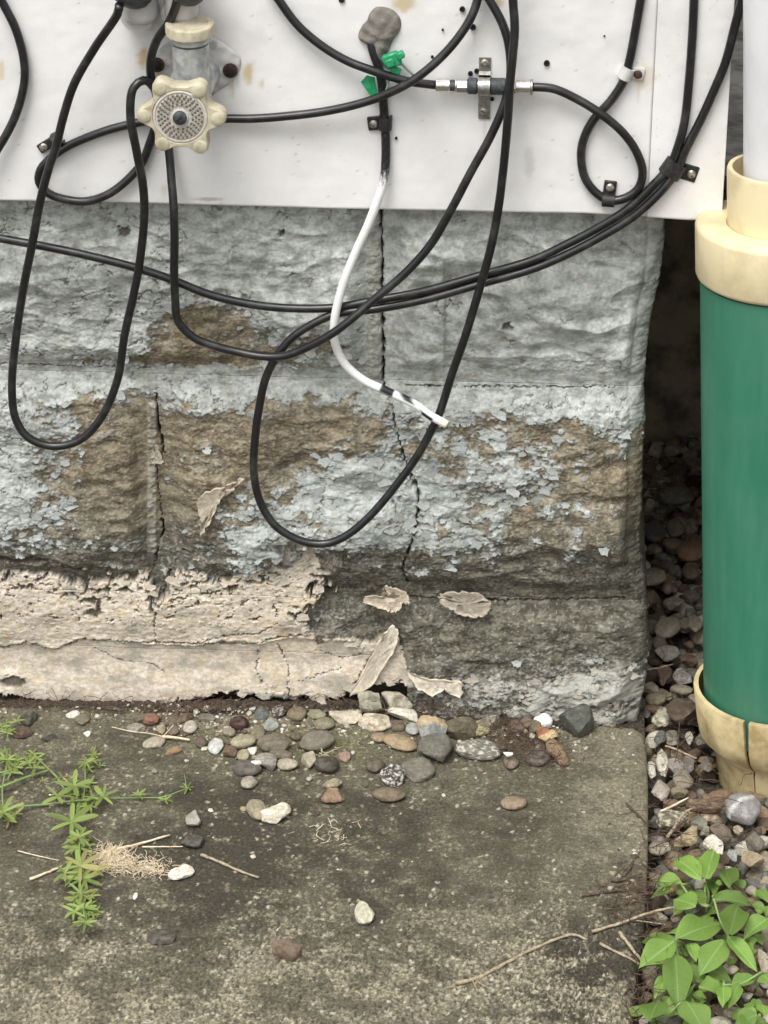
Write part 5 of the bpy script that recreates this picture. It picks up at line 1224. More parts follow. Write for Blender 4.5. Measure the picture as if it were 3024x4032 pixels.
# ------------------------------------------------------------------ GRAVEL BED
GZ = -.020
Z6 = lambda x, y: (2450+x*.346, 2600+y*.346)
Z7 = lambda x, y: (1950+x*.6474, 2400+y*.6474)
Z8 = lambda x, y: (1950+x*.6474, 1600+y*.6474)
Z9 = lambda x, y: (2450+x*.3534, 3250+y*.3534)
gg = 'larger stones of the gravel bed'
TG = [
 (Z6, .346, 112, 292, 112, 125, 20, 'chip', (.46, .45, .41), 'small whitish stone where the wall corner meets the gravel', 0, None, 'plain'),
 (Z6, .346, 305, 320, 170, 190, 20, 'chip', (.33, .31, .24), 'pale tan-grey stone with a rounded top near the wall corner', 0, None, 'plain'),
 (Z6, .346, 485, 170, 160, 200, 0, 'chip', (.145, .088, .055), 'dark reddish brown stone behind the pale tan-grey one', 0, None, 'plain'),
 (Z6, .346, 690, 188, 218, 190, 0, 'chip', (.24, .23, .215), 'rough mid grey stone touching the cream socket rim', 0, (.42, .41, .39), 'patch'),
 (Z6, .346, 675, 335, 235, 112, 0, 'pebble', (.30, .265, .18), 'flat tan pebble below the rough mid grey stone', 0, None, 'plain'),
 (Z6, .346, 165, 490, 214, 180, 0, 'pebble', (.15, .155, .125), 'dark greenish pebble beside the rounded slab corner', 0, None, 'plain'),
 (Z6, .346, 385, 432, 205, 130, 25, 'pebble', (.26, .22, .135), 'olive tan pebble right of the dark greenish one', 0, None, 'plain'),
 (Z6, .346, 530, 415, 92, 88, 0, 'pebble', (.30, .245, .155), 'little tan pebble above the chocolate brown stone', 0, None, 'plain'),
 (Z6, .346, 715, 575, 320, 270, -35, 'chip', (.085, .055, .038), 'big chocolate brown stone left of the cream socket', .004, None, 'plain'),
 (Z6, .346, 815, 435, 110, 130, 0, 'pebble', (.30, .26, .18), 'tan pebble wedged against the cream socket rim', 0, None, 'plain'),
 (Z6, .346, 428, 650, 240, 240, 0, 'chip', (.20, .205, .155), 'lumpy grey-green stone with cream crumbs on it', .003, (.46, .44, .32), 'patch'),
 (Z6, .346, 275, 602, 95, 110, 0, 'pebble', (.16, .145, .14), 'small purplish grey pebble at the slab corner', 0, None, 'plain'),
 (Z6, .346, 437, 890, 140, 140, 0, 'chip', (.125, .14, .14), 'slate grey square stone beside the slab edge', 0, None, 'plain'),
 (Z6, .346, 577, 890, 140, 210, 0, 'chip', (.24, .22, .165), 'upright grey tan stone right of the slate grey one', 0, None, 'plain'),
 (Z6, .346, 760, 885, 90, 150, 0, 'chip', (.44, .42, .36), 'narrow whitish stone in the middle of the gravel strip', 0, None, 'plain'),
 (Z6, .346, 900, 905, 130, 210, 0, 'chip', (.21, .195, .16), 'tall grey stone close to the lower socket', 0, None, 'plain'),
 (Z6, .346, 345, 1240, 112, 205, 0, 'chip', (.66, .63, .56), 'white stone pressed against the slab edge', 0, None, 'plain'),
 (Z6, .346, 458, 1165, 132, 310, 0, 'chip', (.62, .58, .50), 'tall cream white stone right of the one pressed against the slab', .003, (.38, .34, .27), 'patch'),
 (Z6, .346, 425, 1480, 212, 235, 0, 'chip', (.36, .32, .275), 'pinkish grey wedge-shaped stone at the slab edge', .003, None, 'plain'),
 (Z6, .346, 695, 1352, 215, 190, 0, 'pebble', (.235, .20, .15), 'smooth tan brown rounded stone in the middle of the strip', .003, None, 'plain'),
 (Z6, .346, 640, 1490, 200, 120, 0, 'chip', (.23, .19, .11), 'olive tan stone under the smooth tan brown one', 0, None, 'plain'),
 (Z6, .346, 592, 1215, 190, 165, 10, 'chip', (.29, .26, .24), 'mauve grey stone with a pale ridge', 0, None, 'plain'),
 (Z6, .346, 755, 1180, 145, 165, 0, 'chip', (.18, .17, .145), 'grey triangular stone right of the mauve grey one', 0, None, 'plain'),
 (Z6, .346, 960, 1180, 150, 190, 0, 'chip', (.17, .155, .13), 'grey brown stone touching the lower pipe socket', 0, None, 'plain'),
 (Z6, .346, 540, 1640, 190, 130, 10, 'chip', (.17, .11, .065), 'rusty brown stone in front of the pinkish grey wedge', 0, None, 'plain'),
 (Z6, .346, 1365, 1690, 395, 300, 8, 'pebble', (.21, .21, .215), 'biggest rounded grey stone with white veins, below the cream pipe base', .004, (.55, .55, .53), 'vein'),
 (Z6, .346, 585, 1830, 350, 230, -5, 'chip', (.14, .12, .085), 'broken concrete lump with cream grains in it', .003, (.56, .51, .38), 'speckle'),
 (Z6, .346, 860, 1850, 200, 150, 0, 'chip', (.19, .19, .15), 'grey-green stone right of the broken concrete lump', 0, None, 'plain'),
 (Z6, .346, 1020, 1790, 240, 130, -8, 'chip', (.42, .34, .23), 'cream brown stone under the wood chip', 0, (.2, .14, .09), 'patch'),
 (Z6, .346, 735, 2010, 300, 160, 42, 'chip', (.38, .29, .15), 'golden tan split stone behind the top leaves', .004, (.22, .19, .12), 'patch'),
 (Z6, .346, 1060, 2120, 250, 220, 0, 'chip', (.68, .63, .53), 'large white stone poking up behind the leaves', .004, None, 'plain'),
 (Z6, .346, 1500, 2045, 225, 200, 0, 'chip', (.15, .13, .105), 'dark grey brown blocky stone at the right frame edge', 0, None, 'plain'),
 (Z6, .346, 1130, 1965, 260, 180, 0, 'chip', (.16, .12, .085), 'brown stone left of the dark blocky one', 0, None, 'plain'),
 (Z6, .346, 400, 2145, 200, 150, 0, 'pebble', (.31, .28, .22), 'grey tan pebble above the leftmost top leaf', 0, None, 'plain'),
 (Z6, .346, 950, 1960, 120, 120, 0, 'chip', (.22, .22, .18), 'small grey stone above the large white one', 0, None, 'plain'),
 (Z6, .346, 1320, 1930, 110, 110, 0, 'pebble', (.38, .32, .22), 'small yellowish stone under the biggest veined stone', 0, None, 'plain'),
 (Z7, .6474, 1045, 112, 130, 135, -20, 'pebble', (.30, .27, .20), 'beige stone in the gap left of the green pipe', 0, None, 'plain'),
 (Z7, .6474, 1215, 97, 100, 145, 0, 'chip', (.36, .32, .24), 'squarish beige stone touching the green pipe', 0, None, 'plain'),
 (Z7, .6474, 1045, 270, 145, 92, 8, 'chip', (.32, .31, .27), 'light grey stone below the beige one by the wall', 0, None, 'plain'),
 (Z7, .6474, 1170, 308, 105, 90, 0, 'chip', (.20, .12, .075), 'reddish brown stone above the socket rim', 0, None, 'plain'),
 (Z7, .6474, 1000, 205, 82, 80, 0, 'pebble', (.18, .145, .11), 'brown grey pebble against the wall side', 0, None, 'plain'),
 (Z8, .6474, 962, 1037, 125, 112, -30, 'pebble', (.33, .28, .20), 'tan stone jutting from behind the wall corner', .004, None, 'plain'),
 (Z8, .6474, 1185, 880, 150, 130, 0, 'pebble', (.30, .18, .095), 'orange brown stone deep in the gap by the green pipe', 0, None, 'plain'),
 (Z8, .6474, 1080, 835, 112, 82, 0, 'pebble', (.26, .19, .12), 'tan brown pebble deep in the gap', 0, None, 'plain'),
 (Z8, .6474, 1095, 738, 105, 112, 0, 'pebble', (.22, .20, .15), 'olive grey squarish stone deep in the gap', 0, None, 'plain'),
 (Z8, .6474, 970, 762, 120, 150, 0, 'pebble', (.13, .125, .11), 'dark grey stone against the wall side deep in the gap', 0, None, 'plain'),
 (Z8, .6474, 1112, 542, 200, 130, 0, 'pebble', (.14, .145, .115), 'broad dark pebble farthest back in the gap', 0, None, 'plain'),
 (Z8, .6474, 1198, 1002, 112, 110, 0, 'chip', (.20, .15, .10), 'brown stone below the orange brown one in the gap', 0, None, 'plain'),
 (Z8, .6474, 1190, 1162, 100, 80, 0, 'chip', (.19, .165, .13), 'brown grey stone beside the pipe, above the squarish beige one', 0, None, 'plain'),
 (Z8, .6474, 1088, 1200, 124, 82, 0, 'chip', (.27, .25, .19), 'small pale grey tan stone in the gap, above the beige one', 0, None, 'plain'),
 (Z9, .3534, 1235, 330, 120, 150, 0, 'chip', (.30, .34, .35), 'bluish grey small stone right of the large white one', .003, None, 'plain'),
 (Z9, .3534, 1460, 375, 245, 190, 0, 'chip', (.34, .26, .16), 'tan stone under the dark blocky one at the right', 0, None, 'plain'),
 (Z9, .3534, 1205, 1600, 165, 110, -8, 'pebble', (.42, .35, .27), 'pinkish beige pebble showing between the lower leaves', .004, None, 'plain'),
 (Z9, .3534, 1180, 1490, 185, 115, 0, 'pebble', (.25, .19, .13), 'brown tan pebble just above the pinkish beige one', 0, None, 'plain'),
 (Z9, .3534, 1580, 1500, 150, 220, 0, 'chip', (.36, .31, .23), 'beige stone between leaves at the right frame edge', 0, None, 'plain'),
 (Z9, .3534, 600, 1040, 110, 90, 0, 'pebble', (.20, .15, .11), 'brown pebble left of the largest leaf', 0, None, 'plain'),
]
for zf, sc, x, y, L, S, a, k, c, lab, dz, c2, pat in TG:
    p = zf(x, y); stone(p[0], p[1], L*sc, S*sc, a, k, c, lab, cat=cat_of(k), group=gg, z0=GZ+.005+dz, c2=c2, pat=pat)
# a piece of bark
def bark():
    p = G(*Z6(930, 1655), GZ+.016); V, F = stone_shape(901, 'slab', 3)
    V = V*np.array((.0155, .0060, .0048)); V[:, 2] += .0009*np.sin(V[:, 1]*3000)+.0004*np.sin(V[:, 0]*900+V[:, 1]*2000)
    a = R_(-8); Rz = np.array([[math.cos(a), -math.sin(a), 0], [math.sin(a), math.cos(a), 0], [0, 0, 1]]); V = V@Rz.T
    col = mix((.10, .062, .038), (.21, .15, .10), sst(-.3, .5, vn3(V*np.array((200, 900, 900)), 4)))
    o = mesh_np('bark_piece', V, F, M['stone'], None, col); o.location = p; tag(o, 'dark brown piece of bark lying above the broken concrete lump in the gravel', 'bark')
bark()
def gravel():
    rs = np.random.RandomState(12); VV = []; FF = []; CC = []; n0 = 0
    shapes = [stone_shape(500+i, 'chip' if i % 3 else 'pebble', 2) for i in range(14)]
    pal = [(.20, .155, .105), (.29, .24, .165), (.15, .115, .08), (.24, .225, .19), (.16, .155, .135), (.38, .33, .25), (.12, .085, .06), (.48, .44, .36), (.25, .17, .105), (.21, .20, .165), (.23, .165, .11)]
    axx, yc, rb = PIPE
    for layer, (z, cnt) in enumerate(((GZ-.009, 1500), (GZ-.002, 1500))):
        k = 0
        while k < cnt:
            k += 1
            x = rs.uniform(.185, .40); y = rs.uniform(-.60, .565)
            if y < -.005 and x < slab_edge(y)+.006: continue
            if y >= -.02 and x < XC0+.008: continue
            if math.hypot(x-axx, y-yc) < rb+.001: continue
            if x > .445: continue
            s_ = rs.choice([.0045, .006, .0075, .009], p=[.3, .35, .25, .1])*rs.uniform(.85, 1.2)
            if layer and any((x-a)**2+(y-b)**2 < (r*.75)**2 for a, b, r in SPOTS[-60:]): continue
            V, F = shapes[rs.randint(14)]; V = V*np.array((s_*rs.uniform(1, 1.4), s_*rs.uniform(.8, 1.1), s_*rs.uniform(.5, .85)))
            q = rs.normal(size=4)*np.array((1, .22, .22, 1.0)); q /= np.linalg.norm(q); w, a, b, c = q
            Rm = np.array([[1-2*(b*b+c*c), 2*(a*b-c*w), 2*(a*c+b*w)], [2*(a*b+c*w), 1-2*(a*a+c*c), 2*(b*c-a*w)], [2*(a*c-b*w), 2*(b*c+a*w), 1-2*(a*a+b*b)]])
            V = V@Rm.T; cc = np.array(pal[rs.randint(len(pal))])*rs.uniform(.75, 1.15); CC.append(np.clip(cc*(1+.15*vn3(V*900+k, 3))[:, None], 0, 1))
            V = V+np.array((x, y, z+rs.uniform(-.002, .003))); VV.append(V); FF.append(F+n0); n0 += len(V)
    o = mesh_np('gravel', np.concatenate(VV), np.concatenate(FF), M['stone'], None, np.concatenate(CC), smooth=False); tag(o, None, None, None, 'stuff')
    # earth under the gravel
    n = 60; xs = np.linspace(.17, .44, n); ys = np.linspace(-.62, .57, 160); X, Y = np.meshgrid(xs, ys)
    Zv = GZ-.011+.003*fbm(X*60, Y*60, 131, 3)
    V = np.stack([X, Y, Zv], -1).reshape(-1, 3); idx = np.arange(len(V)).reshape(X.shape)
    F = np.stack([idx[:-1, :-1], idx[:-1, 1:], idx[1:, 1:], idx[1:, :-1]], -1).reshape(-1, 4)
    e = mesh_np('soil_bed', V, F, M['soil']); e['kind'] = 'structure'
gravel()

# ------------------------------------------------------------------ SOIL AND LITTER AT THE WALL FOOT
def soil_strip():
    xs = np.arange(-.34, XC0+.006, .0016); ys = np.arange(-.055, .012, .0014); X, Y = np.meshgrid(xs, ys)
    u, v = proj(np.stack([X, Y, X*0], -1).reshape(-1, 3)); u = (u/K).reshape(X.shape); v = (v/K).reshape(X.shape)
    heap = .0055*np.exp(-((u-1115)/120)**2-((v-1580)/48)**2)+.006*np.exp(-((u-760)/430)**2-((v-1520)/16)**2)+.0035*np.exp(-((v-1522)/13)**2)*(u < 1330)+.001*np.exp(-((u-1150)/90)**2-((v-1625)/26)**2)
    Zv = -.0045+heap+.0028*fbm(X*190, Y*190, 141, 4)-.004*sst(1500, 1535, v)*sst(1335, 1350, u)
    V = np.stack([X, Y, Zv], -1).reshape(-1, 3); idx = np.arange(len(V)).reshape(X.shape)
    F = np.stack([idx[:-1, :-1], idx[:-1, 1:], idx[1:, 1:], idx[1:, :-1]], -1).reshape(-1, 4)
    o = mesh_np('soil_strip', V, F, M['soil']); o['kind'] = 'structure'
soil_strip()
def fibres(name, centres, n, L, rad, mat, seed, z0, zr, flatdir=None, curl=.5, seg=5, label=None, cat=None, kind='stuff'):
    rs = np.random.RandomState(seed); VV = []; FF = []; n0 = 0
    for i in range(n):
        cx_, cy_, sx, sy = centres[rs.randint(len(centres))]
        p = G(cx_+rs.normal()*sx, cy_+rs.normal()*sy, z0); l = L*rs.uniform(.4, 1.3)
        a = rs.uniform(0, 2*math.pi) if flatdir is None else R_(rs.normal()*50+flatdir)
        P = [p+np.array((0, 0, rs.uniform(0, zr)))]; el = rs.uniform(-.1, .35)
        for s in range(seg):
            a += rs.normal()*curl; el += rs.normal()*.22; el = np.clip(el, -.4, .6)
            q = P[-1]+l/seg*np.array((math.cos(a)*math.cos(el), math.sin(a)*math.cos(el), math.sin(el))); q[2] = max(q[2], z0-.001+rs.uniform(0, .002)); P.append(q)
        r = rad*rs.uniform(.6, 1.3); V, F = tube_arrays(np.array(P), np.linspace(r, r*.5, len(P)), 4, cap=False); VV.append(V); FF.append(F+n0); n0 += len(V)
    o = mesh_np(name, np.concatenate(VV), np.concatenate(FF), M[mat]); tag(o, label, cat, None, kind); return o
fibres('root_litter', [(1960, 2890, 70, 45), (2050, 2940, 60, 45), (1900, 2820, 110, 18), (1750, 2800, 120, 14), (2170, 2990, 50, 30), (1350, 2790, 120, 10), (760, 2800, 160, 12), (250, 2790, 160, 9)], 560, .016, .00035, 'root', 5, .002, .007)
fibres('plant_litter', [(2440, 3540, 60, 50), (2520, 3480, 45, 60), (2560, 3700, 40, 120), (2600, 3350, 60, 60), (2700, 3200, 120, 150), (2520, 3950, 40, 60)], 300, .018, .0004, 'root', 6, .000, .006, flatdir=10, curl=.3)
fibres('gravel_litter', [(2650, 3100, 80, 200), (2620, 2700, 60, 150), (2700, 2850, 50, 100), (2850, 3400, 120, 120), (2750, 3850, 200, 150)], 160, .02, .0004, 'darktwig', 8, GZ+.006, .006, curl=.25)
fibres('grass_crumbs', [(1330, 3290, 60, 22), (1270, 2960, 40, 12)], 40, .010, .0003, 'straw', 9, .0008, .002, curl=.6)

def grit():
    rs = np.random.RandomState(44); D, F = ico(1); VV = []; FF = []; CC = []; n0 = 0
    pal = np.array([(.22, .18, .12), (.30, .26, .18), (.14, .11, .08), (.45, .41, .33), (.18, .17, .14), (.6, .57, .5), (.09, .07, .05)])
    zones = [(1010, 2860, 260, 30, 420), (1900, 2900, 260, 50, 420), (1300, 2790, 420, 9, 420), (2350, 2800, 120, 12, 80), (500, 2800, 300, 14, 160), (1100, 2960, 300, 50, 140), (2480, 3500, 50, 150, 120), (1300, 3300, 700, 300, 120)]
    for zx, zy, sx, sy, n in zones:
        for _ in range(n):
            p = G(zx+rs.normal()*sx, zy+rs.normal()*sy, 0)
            if p[1] > -.002 or p[0] > slab_edge(p[1])-.004: continue
            if p[1] > -.024: p[2] = -.003+rs.uniform(0, .004)
            r = rs.choice([.0006, .0010, .0016, .0023], p=[.4, .35, .18, .07])*rs.uniform(.8, 1.2)
            V = D*(1+rs.uniform(-.28, .12, (len(D), 1)))*np.array((r*rs.uniform(1, 1.5), r, r*.7)); a = rs.uniform(0, 6.3)
            V = V@np.array([[math.cos(a), math.sin(a), 0], [-math.sin(a), math.cos(a), 0], [0, 0, 1]])+p+np.array((0, 0, r*.4))
            VV.append(V); FF.append(F+n0); n0 += len(V); CC.append(np.tile(pal[rs.randint(len(pal))]*rs.uniform(.8, 1.2), (len(V), 1)))
    o = mesh_np('grit', np.concatenate(VV), np.concatenate(FF), M['stone'], None, np.concatenate(CC), smooth=False); tag(o, None, None, None, 'stuff')
grit()

# ------------------------------------------------------------------ TWIGS
def twig(pts, r, mat, label, zs=.002, cat='twig', side=None, name='twig', group=None):
    P = [G(p[0], p[1], (p[2] if len(p) > 2 else zs)) for p in pts]
    C = catmull(P, .003); rs = np.random.RandomState(int(pts[0][0])); C = C+rs.normal(0, r*.12, C.shape)
    rad = np.linspace(r*1.1, r*.75, len(C))*(1+.12*np.sin(np.arange(len(C))*1.3)); V, F = tube_arrays(C, rad, 8)
    n0 = len(V); VV = [V]; FF = [F]
    for s in side or []:
        Q = [G(q[0], q[1], zs+.001*i) for i, q in enumerate(s)]; v2, f2 = tube_arrays(catmull(Q, .002), r*.35, 6); VV.append(v2); FF.append(f2+n0); n0 += len(v2)
    o = mesh_np(name, np.concatenate(VV), np.concatenate(FF), M[mat]); tag(o, label, cat, group); return o
twig([(1795, 3872), (1850, 3860), (1885, 3848), (1950, 3815), (2020, 3776), (2080, 3745), (2180, 3702), (2230, 3684), (2265, 3681), (2312, 3700)], .0013, 'twig', 'longest pale curved twig on the slab in the right foreground', side=[[(1885, 3848), (1895, 3832), (1905, 3820)], [(1870, 3855), (1890, 3872), (1912, 3882)], [(1860, 3858), (1868, 3875), (1880, 3900)]])
twig([(792, 3366), (850, 3388), (920, 3418), (975, 3440), (1020, 3455)], .0011, 'twig', 'straight dry twig right of the white tilted stone', group='twigs on the slab')
twig([(2332, 3668), (2400, 3648), (2468, 3627, .004), (2540, 3600, .006), (2610, 3580, .008), (2655, 3573, .010)], .0011, 'twig', 'grey forked twig reaching under the leaves from the slab edge', side=[[(2480, 3622), (2550, 3630), (2620, 3640)]])
twig([(2438, 3669), (2470, 3712), (2500, 3750), (2524, 3780)], .0013, 'twig', 'short thick pale twig below the grey forked one')
twig([(2362, 3714), (2420, 3745), (2480, 3773), (2515, 3795)], .0010, 'twig', 'thin grey twig under the short thick pale one, pointing to the leaves')
twig([(2293, 3526), (2340, 3520), (2400, 3510), (2470, 3500, .004)], .0010, 'darktwig', 'dark twig sticking out leftmost from the litter at the slab edge')
twig([(2403, 3465), (2440, 3468), (2490, 3452, .004), (2530, 3438, .006)], .0010, 'darktwig', 'dark hooked twig above the leftmost one at the slab edge')
twig([(2455, 3450), (2475, 3425, .003), (2495, 3402, .004)], .0010, 'darktwig', 'short dark twig pointing up from the litter')
twig([(2466, 3162), (2480, 3178), (2510, 3205), (2552, 3248)], .0009, 'darktwig', 'thin black twig crossing the slab edge beside the gravel')
twig([(639, 2900, .004), (680, 2903, .004), (747, 2914, .003)], .0011, 'straw', 'straw-coloured forked twig among the left pebbles', zs=.004, side=[[(641, 2900), (665, 2875), (682, 2856)], [(641, 2900), (590, 2888), (520, 2880), (440, 2862)]])
twig([(2628, 3296, 0), (2660, 3250, .002), (2690, 3206, .003), (2706, 3192, .004), (2728, 3182, .004)], .0011, 'twig', 'pale bent twig lying over the broken concrete lump', zs=0)
twig([(2600, 3196, 0), (2650, 3172, .001), (2710, 3140, .002)], .0009, 'straw', 'thin straw stalk above the broken concrete lump', zs=0)
twig([(2240, 3520), (2150, 3640), (2130, 3650)][:0] or [(2620, 2938, 0), (2650, 2945, .001), (2700, 2968, .001), (2742, 2986, .001)], .0008, 'twig', 'thin pale stalk in the middle of the gravel strip', zs=0)
twig([(2676, 2840, .002), (2672, 2900, .004), (2666, 2960, .004), (2660, 3000, .003)], .0006, 'darktwig', 'thin dark stalk standing in the gravel left of the socket', zs=0)
twig([(2525, 2640, -.002), (2590, 2630, 0), (2650, 2615, .001)], .0008, 'twig', 'pale stalk lying from the wall corner into the gravel', zs=0)

# ------------------------------------------------------------------ DRY GRASS TUFT
def straw():
    o = fibres('dry_grass', [(500, 3410, 62, 22), (450, 3385, 40, 18), (590, 3425, 40, 14), (430, 3360, 30, 12), (400, 3400, 26, 16)], 520, .011, .00028, 'straw', 15, .0003, .0016, curl=.6, label='tuft of dry straw-coloured grass beside the left weed', cat='dry grass', kind='stuff')
    twig([(118, 3462), (180, 3438), (245, 3410)], .0010, 'straw', 'dry straw stalk pointing left from the left weed', cat='straw stalk', name='straw_stalk')
    twig([(455, 3345), (520, 3330), (600, 3308), (668, 3288)], .0010, 'straw', 'thick dry stalk pointing right from the grass tuft', cat='straw stalk', name='straw_stalk')
    twig([(560, 3334), (640, 3334), (720, 3333)], .0005, 'straw', 'thin dry stalk reaching the flat dark chip', cat='straw stalk', name='straw_stalk')
    twig([(70, 3350), (150, 3370), (232, 3388)], .0004, 'straw', 'hair-thin dry stalk left of the weed', cat='straw stalk', name='straw_stalk')
straw()

# ------------------------------------------------------------------ LEAVES
def leaf_mesh(name, shape, mat, nl=10, nw=6, fold=.18, droop=.12, wav=.02, seed=0):
    V = []; F = []
    for i in range(nl+1):
        t = i/nl; w = shape(t)
        for j in range(nw+1):
            s = j/nw*2-1
            V.append((s*w*.5, t, fold*abs(s)*w*.5-droop*t*t+wav*math.sin(t*9+seed+s*2)*abs(s)))
    for i in range(nl):
        for j in range(nw): a = i*(nw+1)+j; F.append((a, a+1, a+nw+2, a+nw+1))
    me = bpy.data.meshes.new(name); me.from_pydata(V, [], F); me.polygons.foreach_set('use_smooth', [True]*len(me.polygons)); me.materials.append(mat); me.update()
    sol = me
    return me
ov = lambda t: (max(0.0, math.sin(math.pi*min(1, (t*.98+.015))**.86))**1.12)*.62+.012
BROAD = [leaf_mesh('leaf', ov, M['leaf'], 12, 6, .16+.14*i, (.22, .06, .32)[i], .035, i*1.7) for i in range(3)]
nar = lambda t: .20*(min(1, t*3.2+.15)*(1-max(0, (t-.72)/.28)**1.6))**.8
NARROW = [leaf_mesh('leaf', nar, m_, 6, 2, .3, .16, .0, 1) for m_ in (M['cleaver'], M['cleaverdry'])]
def place_leaf(me, b, t, width, root, rs, nrm=(0, -.35, 1)):
    b = np.array(b); t = np.array(t); d = t-b; L = np.linalg.norm(d); y = d/L
    n = np.array(nrm, float)+rs.normal(0, .16, 3); n -= y*np.dot(n, y); n /= np.linalg.norm(n); x = np.cross(y, n)
    o = bpy.data.objects.new('leaf', me); COL.objects.link(o); o.parent = root
    Lo = root.location; wx = width
    o.matrix_local = Matrix(((x[0]*wx, y[0]*L, n[0]*L, b[0]-Lo[0]), (x[1]*wx, y[1]*L, n[1]*L, b[1]-Lo[1]), (x[2]*wx, y[2]*L, n[2]*L, b[2]-Lo[2]), (0, 0, 0, 1)))
    return o
def stem(pts, r, root, mat='stem'):
    P = [np.array(p) for p in pts]; return tube('stem', P, r, M[mat], root, 6, .004)
def broad_plant():
    base = G(*Z9(1000, 1300), GZ); root = empty('broadleaf_weed', base); tag(root, 'bright green broad-leaved weed growing out of the gravel in the bottom right corner', 'weed')
    rs = np.random.RandomState(4)
    A = [(880, 600, 540, 240, 190), (940, 600, 1010, 235, 210), (1010, 800, 1010, 400, 150), (1205, 680, 1140, 325, 190), (665, 640, 335, 600, 150), (575, 720, 310, 745, 150),
         (820, 900, 560, 770, 230), (905, 910, 765, 690, 135), (1000, 830, 1500, 800, 165), (600, 1275, 1190, 940, 270), (1200, 1220, 1290, 850, 240), (1625, 1040, 1370, 1175, 175),
         (575, 1265, 170, 1230, 135), (578, 1290, 192, 1572, 225), (590, 1470, 645, 1925, 240), (1130, 1290, 885, 1580, 235), (1170, 1235, 1505, 1610, 150), (700, 1565, 945, 1745, 125),
         (925, 1580, 1235, 1705, 150), (1225, 1760, 1495, 1690, 150), (855, 1800, 1235, 1850, 190), (1300, 1760, 1205, 1965, 115), (1130, 1790, 1125, 2010, 120), (505, 1690, 372, 1870, 120),
         (312, 2175, 405, 1850, 225), (215, 2110, 68, 2035, 110), (690, 1955, 462, 2090, 170), (712, 1958, 940, 2260, 260), (320, 2200, 405, 2280, 150), (675, 1885, 815, 1905, 80),
         (1505, 2110, 1240, 2200, 185), (1592, 2120, 1555, 1975, 120), (1500, 2105, 1320, 2055, 105), (1560, 1660, 1660, 1730, 160), (1300, 2260, 1610, 2150, 200), (590, 1210, 505, 1140, 120),
         (640, 1420, 745, 1410, 95), (750, 1310, 830, 1500, 120), (1040, 640, 1120, 640, 60), (930, 1760, 1100, 1700, 120), (1630, 900, 1600, 1010, 90), (640, 1370, 700, 1460, 80), (1150, 1900, 1330, 1990, 110), (1380, 2080, 1480, 1960, 90)]
    for i, (bx, by, tx, ty, w) in enumerate(A):
        big = w > 180; zb = GZ+(.030 if big else .020)+rs.uniform(0, .006); L = math.hypot(tx-bx, ty-by)
        zt = zb+rs.uniform(-.010, .004)
        b = G(*Z9(bx, by), zb); t = G(*Z9(tx, ty), zt); sc = .3534/5.15/1000
        place_leaf(BROAD[i % 3], b, t, w*sc*2.05, root, rs)
    rl = np.random.RandomState(31)
    for i in range(84):                      # smaller leaves low in the tangle
        bx, by = rl.uniform(420, 1560), rl.uniform(640, 2250)
        if bx < 560 and by < 1150: continue
        if bx > 1150 and 900 < by < 1150: continue
        a = rl.uniform(0, 6.28); l = rl.uniform(90, 190); zb = GZ+rl.uniform(.009, .018)
        place_leaf(BROAD[i % 3], G(*Z9(bx, by), zb), G(*Z9(bx+l*math.cos(a), by+l*math.sin(a)*.8), zb+rl.uniform(-.004, .004)), l*.62*.3534/5.15/1000*1.9, root, rs)
    nd = {'A': (920, 640), 'B': (595, 1290), 'C': (1185, 1240), 'D': (700, 1925), 'E': (1130, 1780), 'F': (1540, 1640), 'G': (312, 2180), 'H': (1530, 2120), 'I': (930, 900), 'J': (660, 660), 'K': (1010, 790), 'L': (1210, 700)}
    z = {k: G(*Z9(*p), GZ+.024) for k, p in nd.items()}
    gr = lambda x, y: G(*Z9(x, y), GZ)
    for a, b in (('A', gr(930, 1000)), ('B', gr(700, 1500)), ('C', gr(1100, 1500)), ('D', gr(820, 1800)), ('E', gr(1050, 1850)), ('F', gr(1480, 1850)), ('G', gr(420, 2250)), ('H', gr(1450, 2240)), ('I', gr(960, 1050)), ('L', gr(1100, 900)), ('J', gr(800, 800)), ('K', gr(960, 1010))):
        m = (z[a]+b)/2+np.array((.002, 0, .006)); stem([b, m, z[a]], .0011, root)
    for a, b in (('A', 'I'), ('J', 'I'), ('K', 'C'), ('B', 'D'), ('D', 'G'), ('E', 'F')): stem([z[a], (z[a]+z[b])/2-np.array((0, 0, .004)), z[b]], .0009, root)
broad_plant()
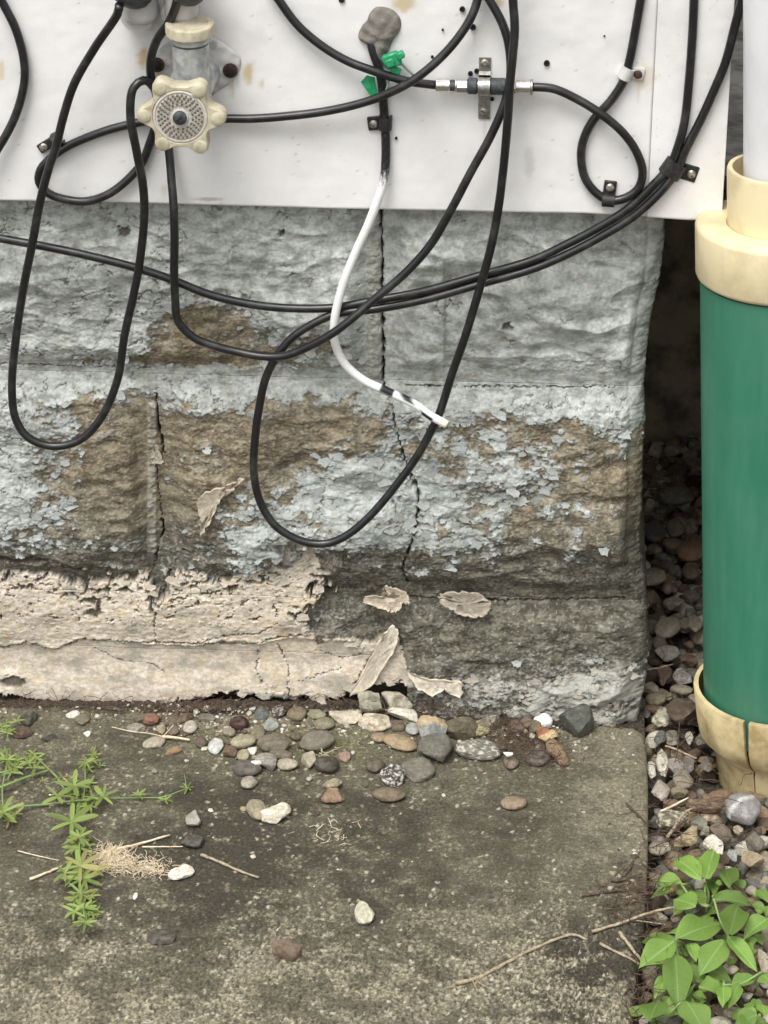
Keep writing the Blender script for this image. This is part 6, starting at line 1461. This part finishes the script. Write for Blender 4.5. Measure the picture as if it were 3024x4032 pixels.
def cleavers():
    Zc = lambda x, y: (x*.4557, 2700+y*.4557)
    base = G(*Zc(-20, 1090), 0); root = empty('cleavers_weed', base); tag(root, 'trailing weed with whorls of narrow green leaves lying across the slab at left', 'weed')
    rs = np.random.RandomState(9)
    Wl = [(285, 590, 85, 6, 0), (745, 680, 85, 6, 0), (60, 640, 100, 6, 0), (645, 870, 165, 7, 0), (720, 1000, 130, 7, 0), (890, 960, 150, 6, 0), (620, 1180, 215, 7, 0), (690, 1310, 130, 8, 0), (680, 1400, 165, 8, 0), (695, 1560, 190, 8, 1),
          (720, 1670, 185, 7, 0), (700, 1800, 120, 8, 0), (720, 1925, 140, 9, 0), (735, 2050, 110, 8, 0), (1195, 945, 80, 7, 0), (1430, 985, 75, 6, 0), (1620, 885, 70, 6, 0), (30, 1095, 190, 6, 0), (100, 750, 100, 5, 0), (810, 600, 65, 6, 0), (870, 690, 55, 5, 0),
          (370, 820, 55, 5, 1), (500, 960, 150, 5, 0), (150, 300, 70, 5, 0), (640, 1950, 100, 6, 0), (810, 1960, 90, 6, 0), (780, 1820, 100, 5, 1), (560, 1620, 120, 5, 1), (840, 1600, 110, 5, 1), (540, 790, 100, 4, 1), (780, 1040, 90, 5, 0)]
    sc = .4557/5.1/1000
    rw = np.random.RandomState(77)
    for (cx_, cy_, sx, sy, k) in ((690, 1350, 60, 70, 5), (690, 1600, 90, 60, 6), (720, 1900, 60, 90, 7), (650, 950, 110, 80, 6), (80, 700, 90, 100, 7), (300, 640, 60, 60, 3), (60, 420, 50, 90, 3), (780, 680, 60, 60, 3), (60, 1120, 60, 50, 3)):
        for _ in range(int(k*1.8)): Wl.append((cx_+rw.normal()*sx*.6, cy_+rw.normal()*sy*.6, rw.uniform(45, 95), rw.randint(4, 7), 1 if rw.rand() < .3 else 0))
    for x, y, r, n, dry in Wl:
        zc = rs.uniform(.004, .012) if r > 90 else rs.uniform(.002, .006)
        c = G(*Zc(x, y), zc); a0 = rs.uniform(0, 6.28)
        up = rs.uniform(-.1, .4)
        for k in range(n):
            a = a0+2*math.pi*k/n+rs.normal()*.15; L = r*sc*rs.uniform(.75, 1.15)
            d = np.array((math.cos(a), math.sin(a)*1.25, rs.uniform(-.05, .45)+up*.3)); t = c+d*L
            t[2] = max(t[2], .0015)
            place_leaf(NARROW[1 if dry and rs.rand() < .6 else 0], c, t, L*rs.uniform(.85, 1.35), root, rs, (0, -.3, 1))
    for pts, r in [([(-60, 900), (100, 840), (230, 790), (430, 728)], .0011), ([(-60, 1085), (120, 1050), (250, 1036), (420, 1022), (600, 998), (760, 985), (890, 968)], .0008), ([(890, 968), (1040, 970), (1190, 968), (1330, 966), (1430, 955), (1540, 915), (1650, 875)], .0004),
                   ([(430, 728), (500, 800), (560, 900), (640, 1000), (625, 1100), (620, 1180), (660, 1250), (690, 1310), (685, 1400), (697, 1560), (720, 1670), (705, 1800), (720, 1925), (738, 2060)], .0008),
                   ([(720, 1000), (735, 850), (745, 680), (800, 590), (830, 520)], .0005), ([(30, 1095), (20, 900), (60, 640), (40, 520)], .0006), ([(430, 728), (360, 660), (285, 590)], .0006), ([(1610, 880), (1600, 800), (1590, 760)], .0003), ([(-40, 760), (60, 740), (150, 735), (200, 770)], .0007)]:
        stem([G(*Zc(*p), .005+.002*math.sin(i*1.7)) for i, p in enumerate(pts)], r, root)
cleavers()
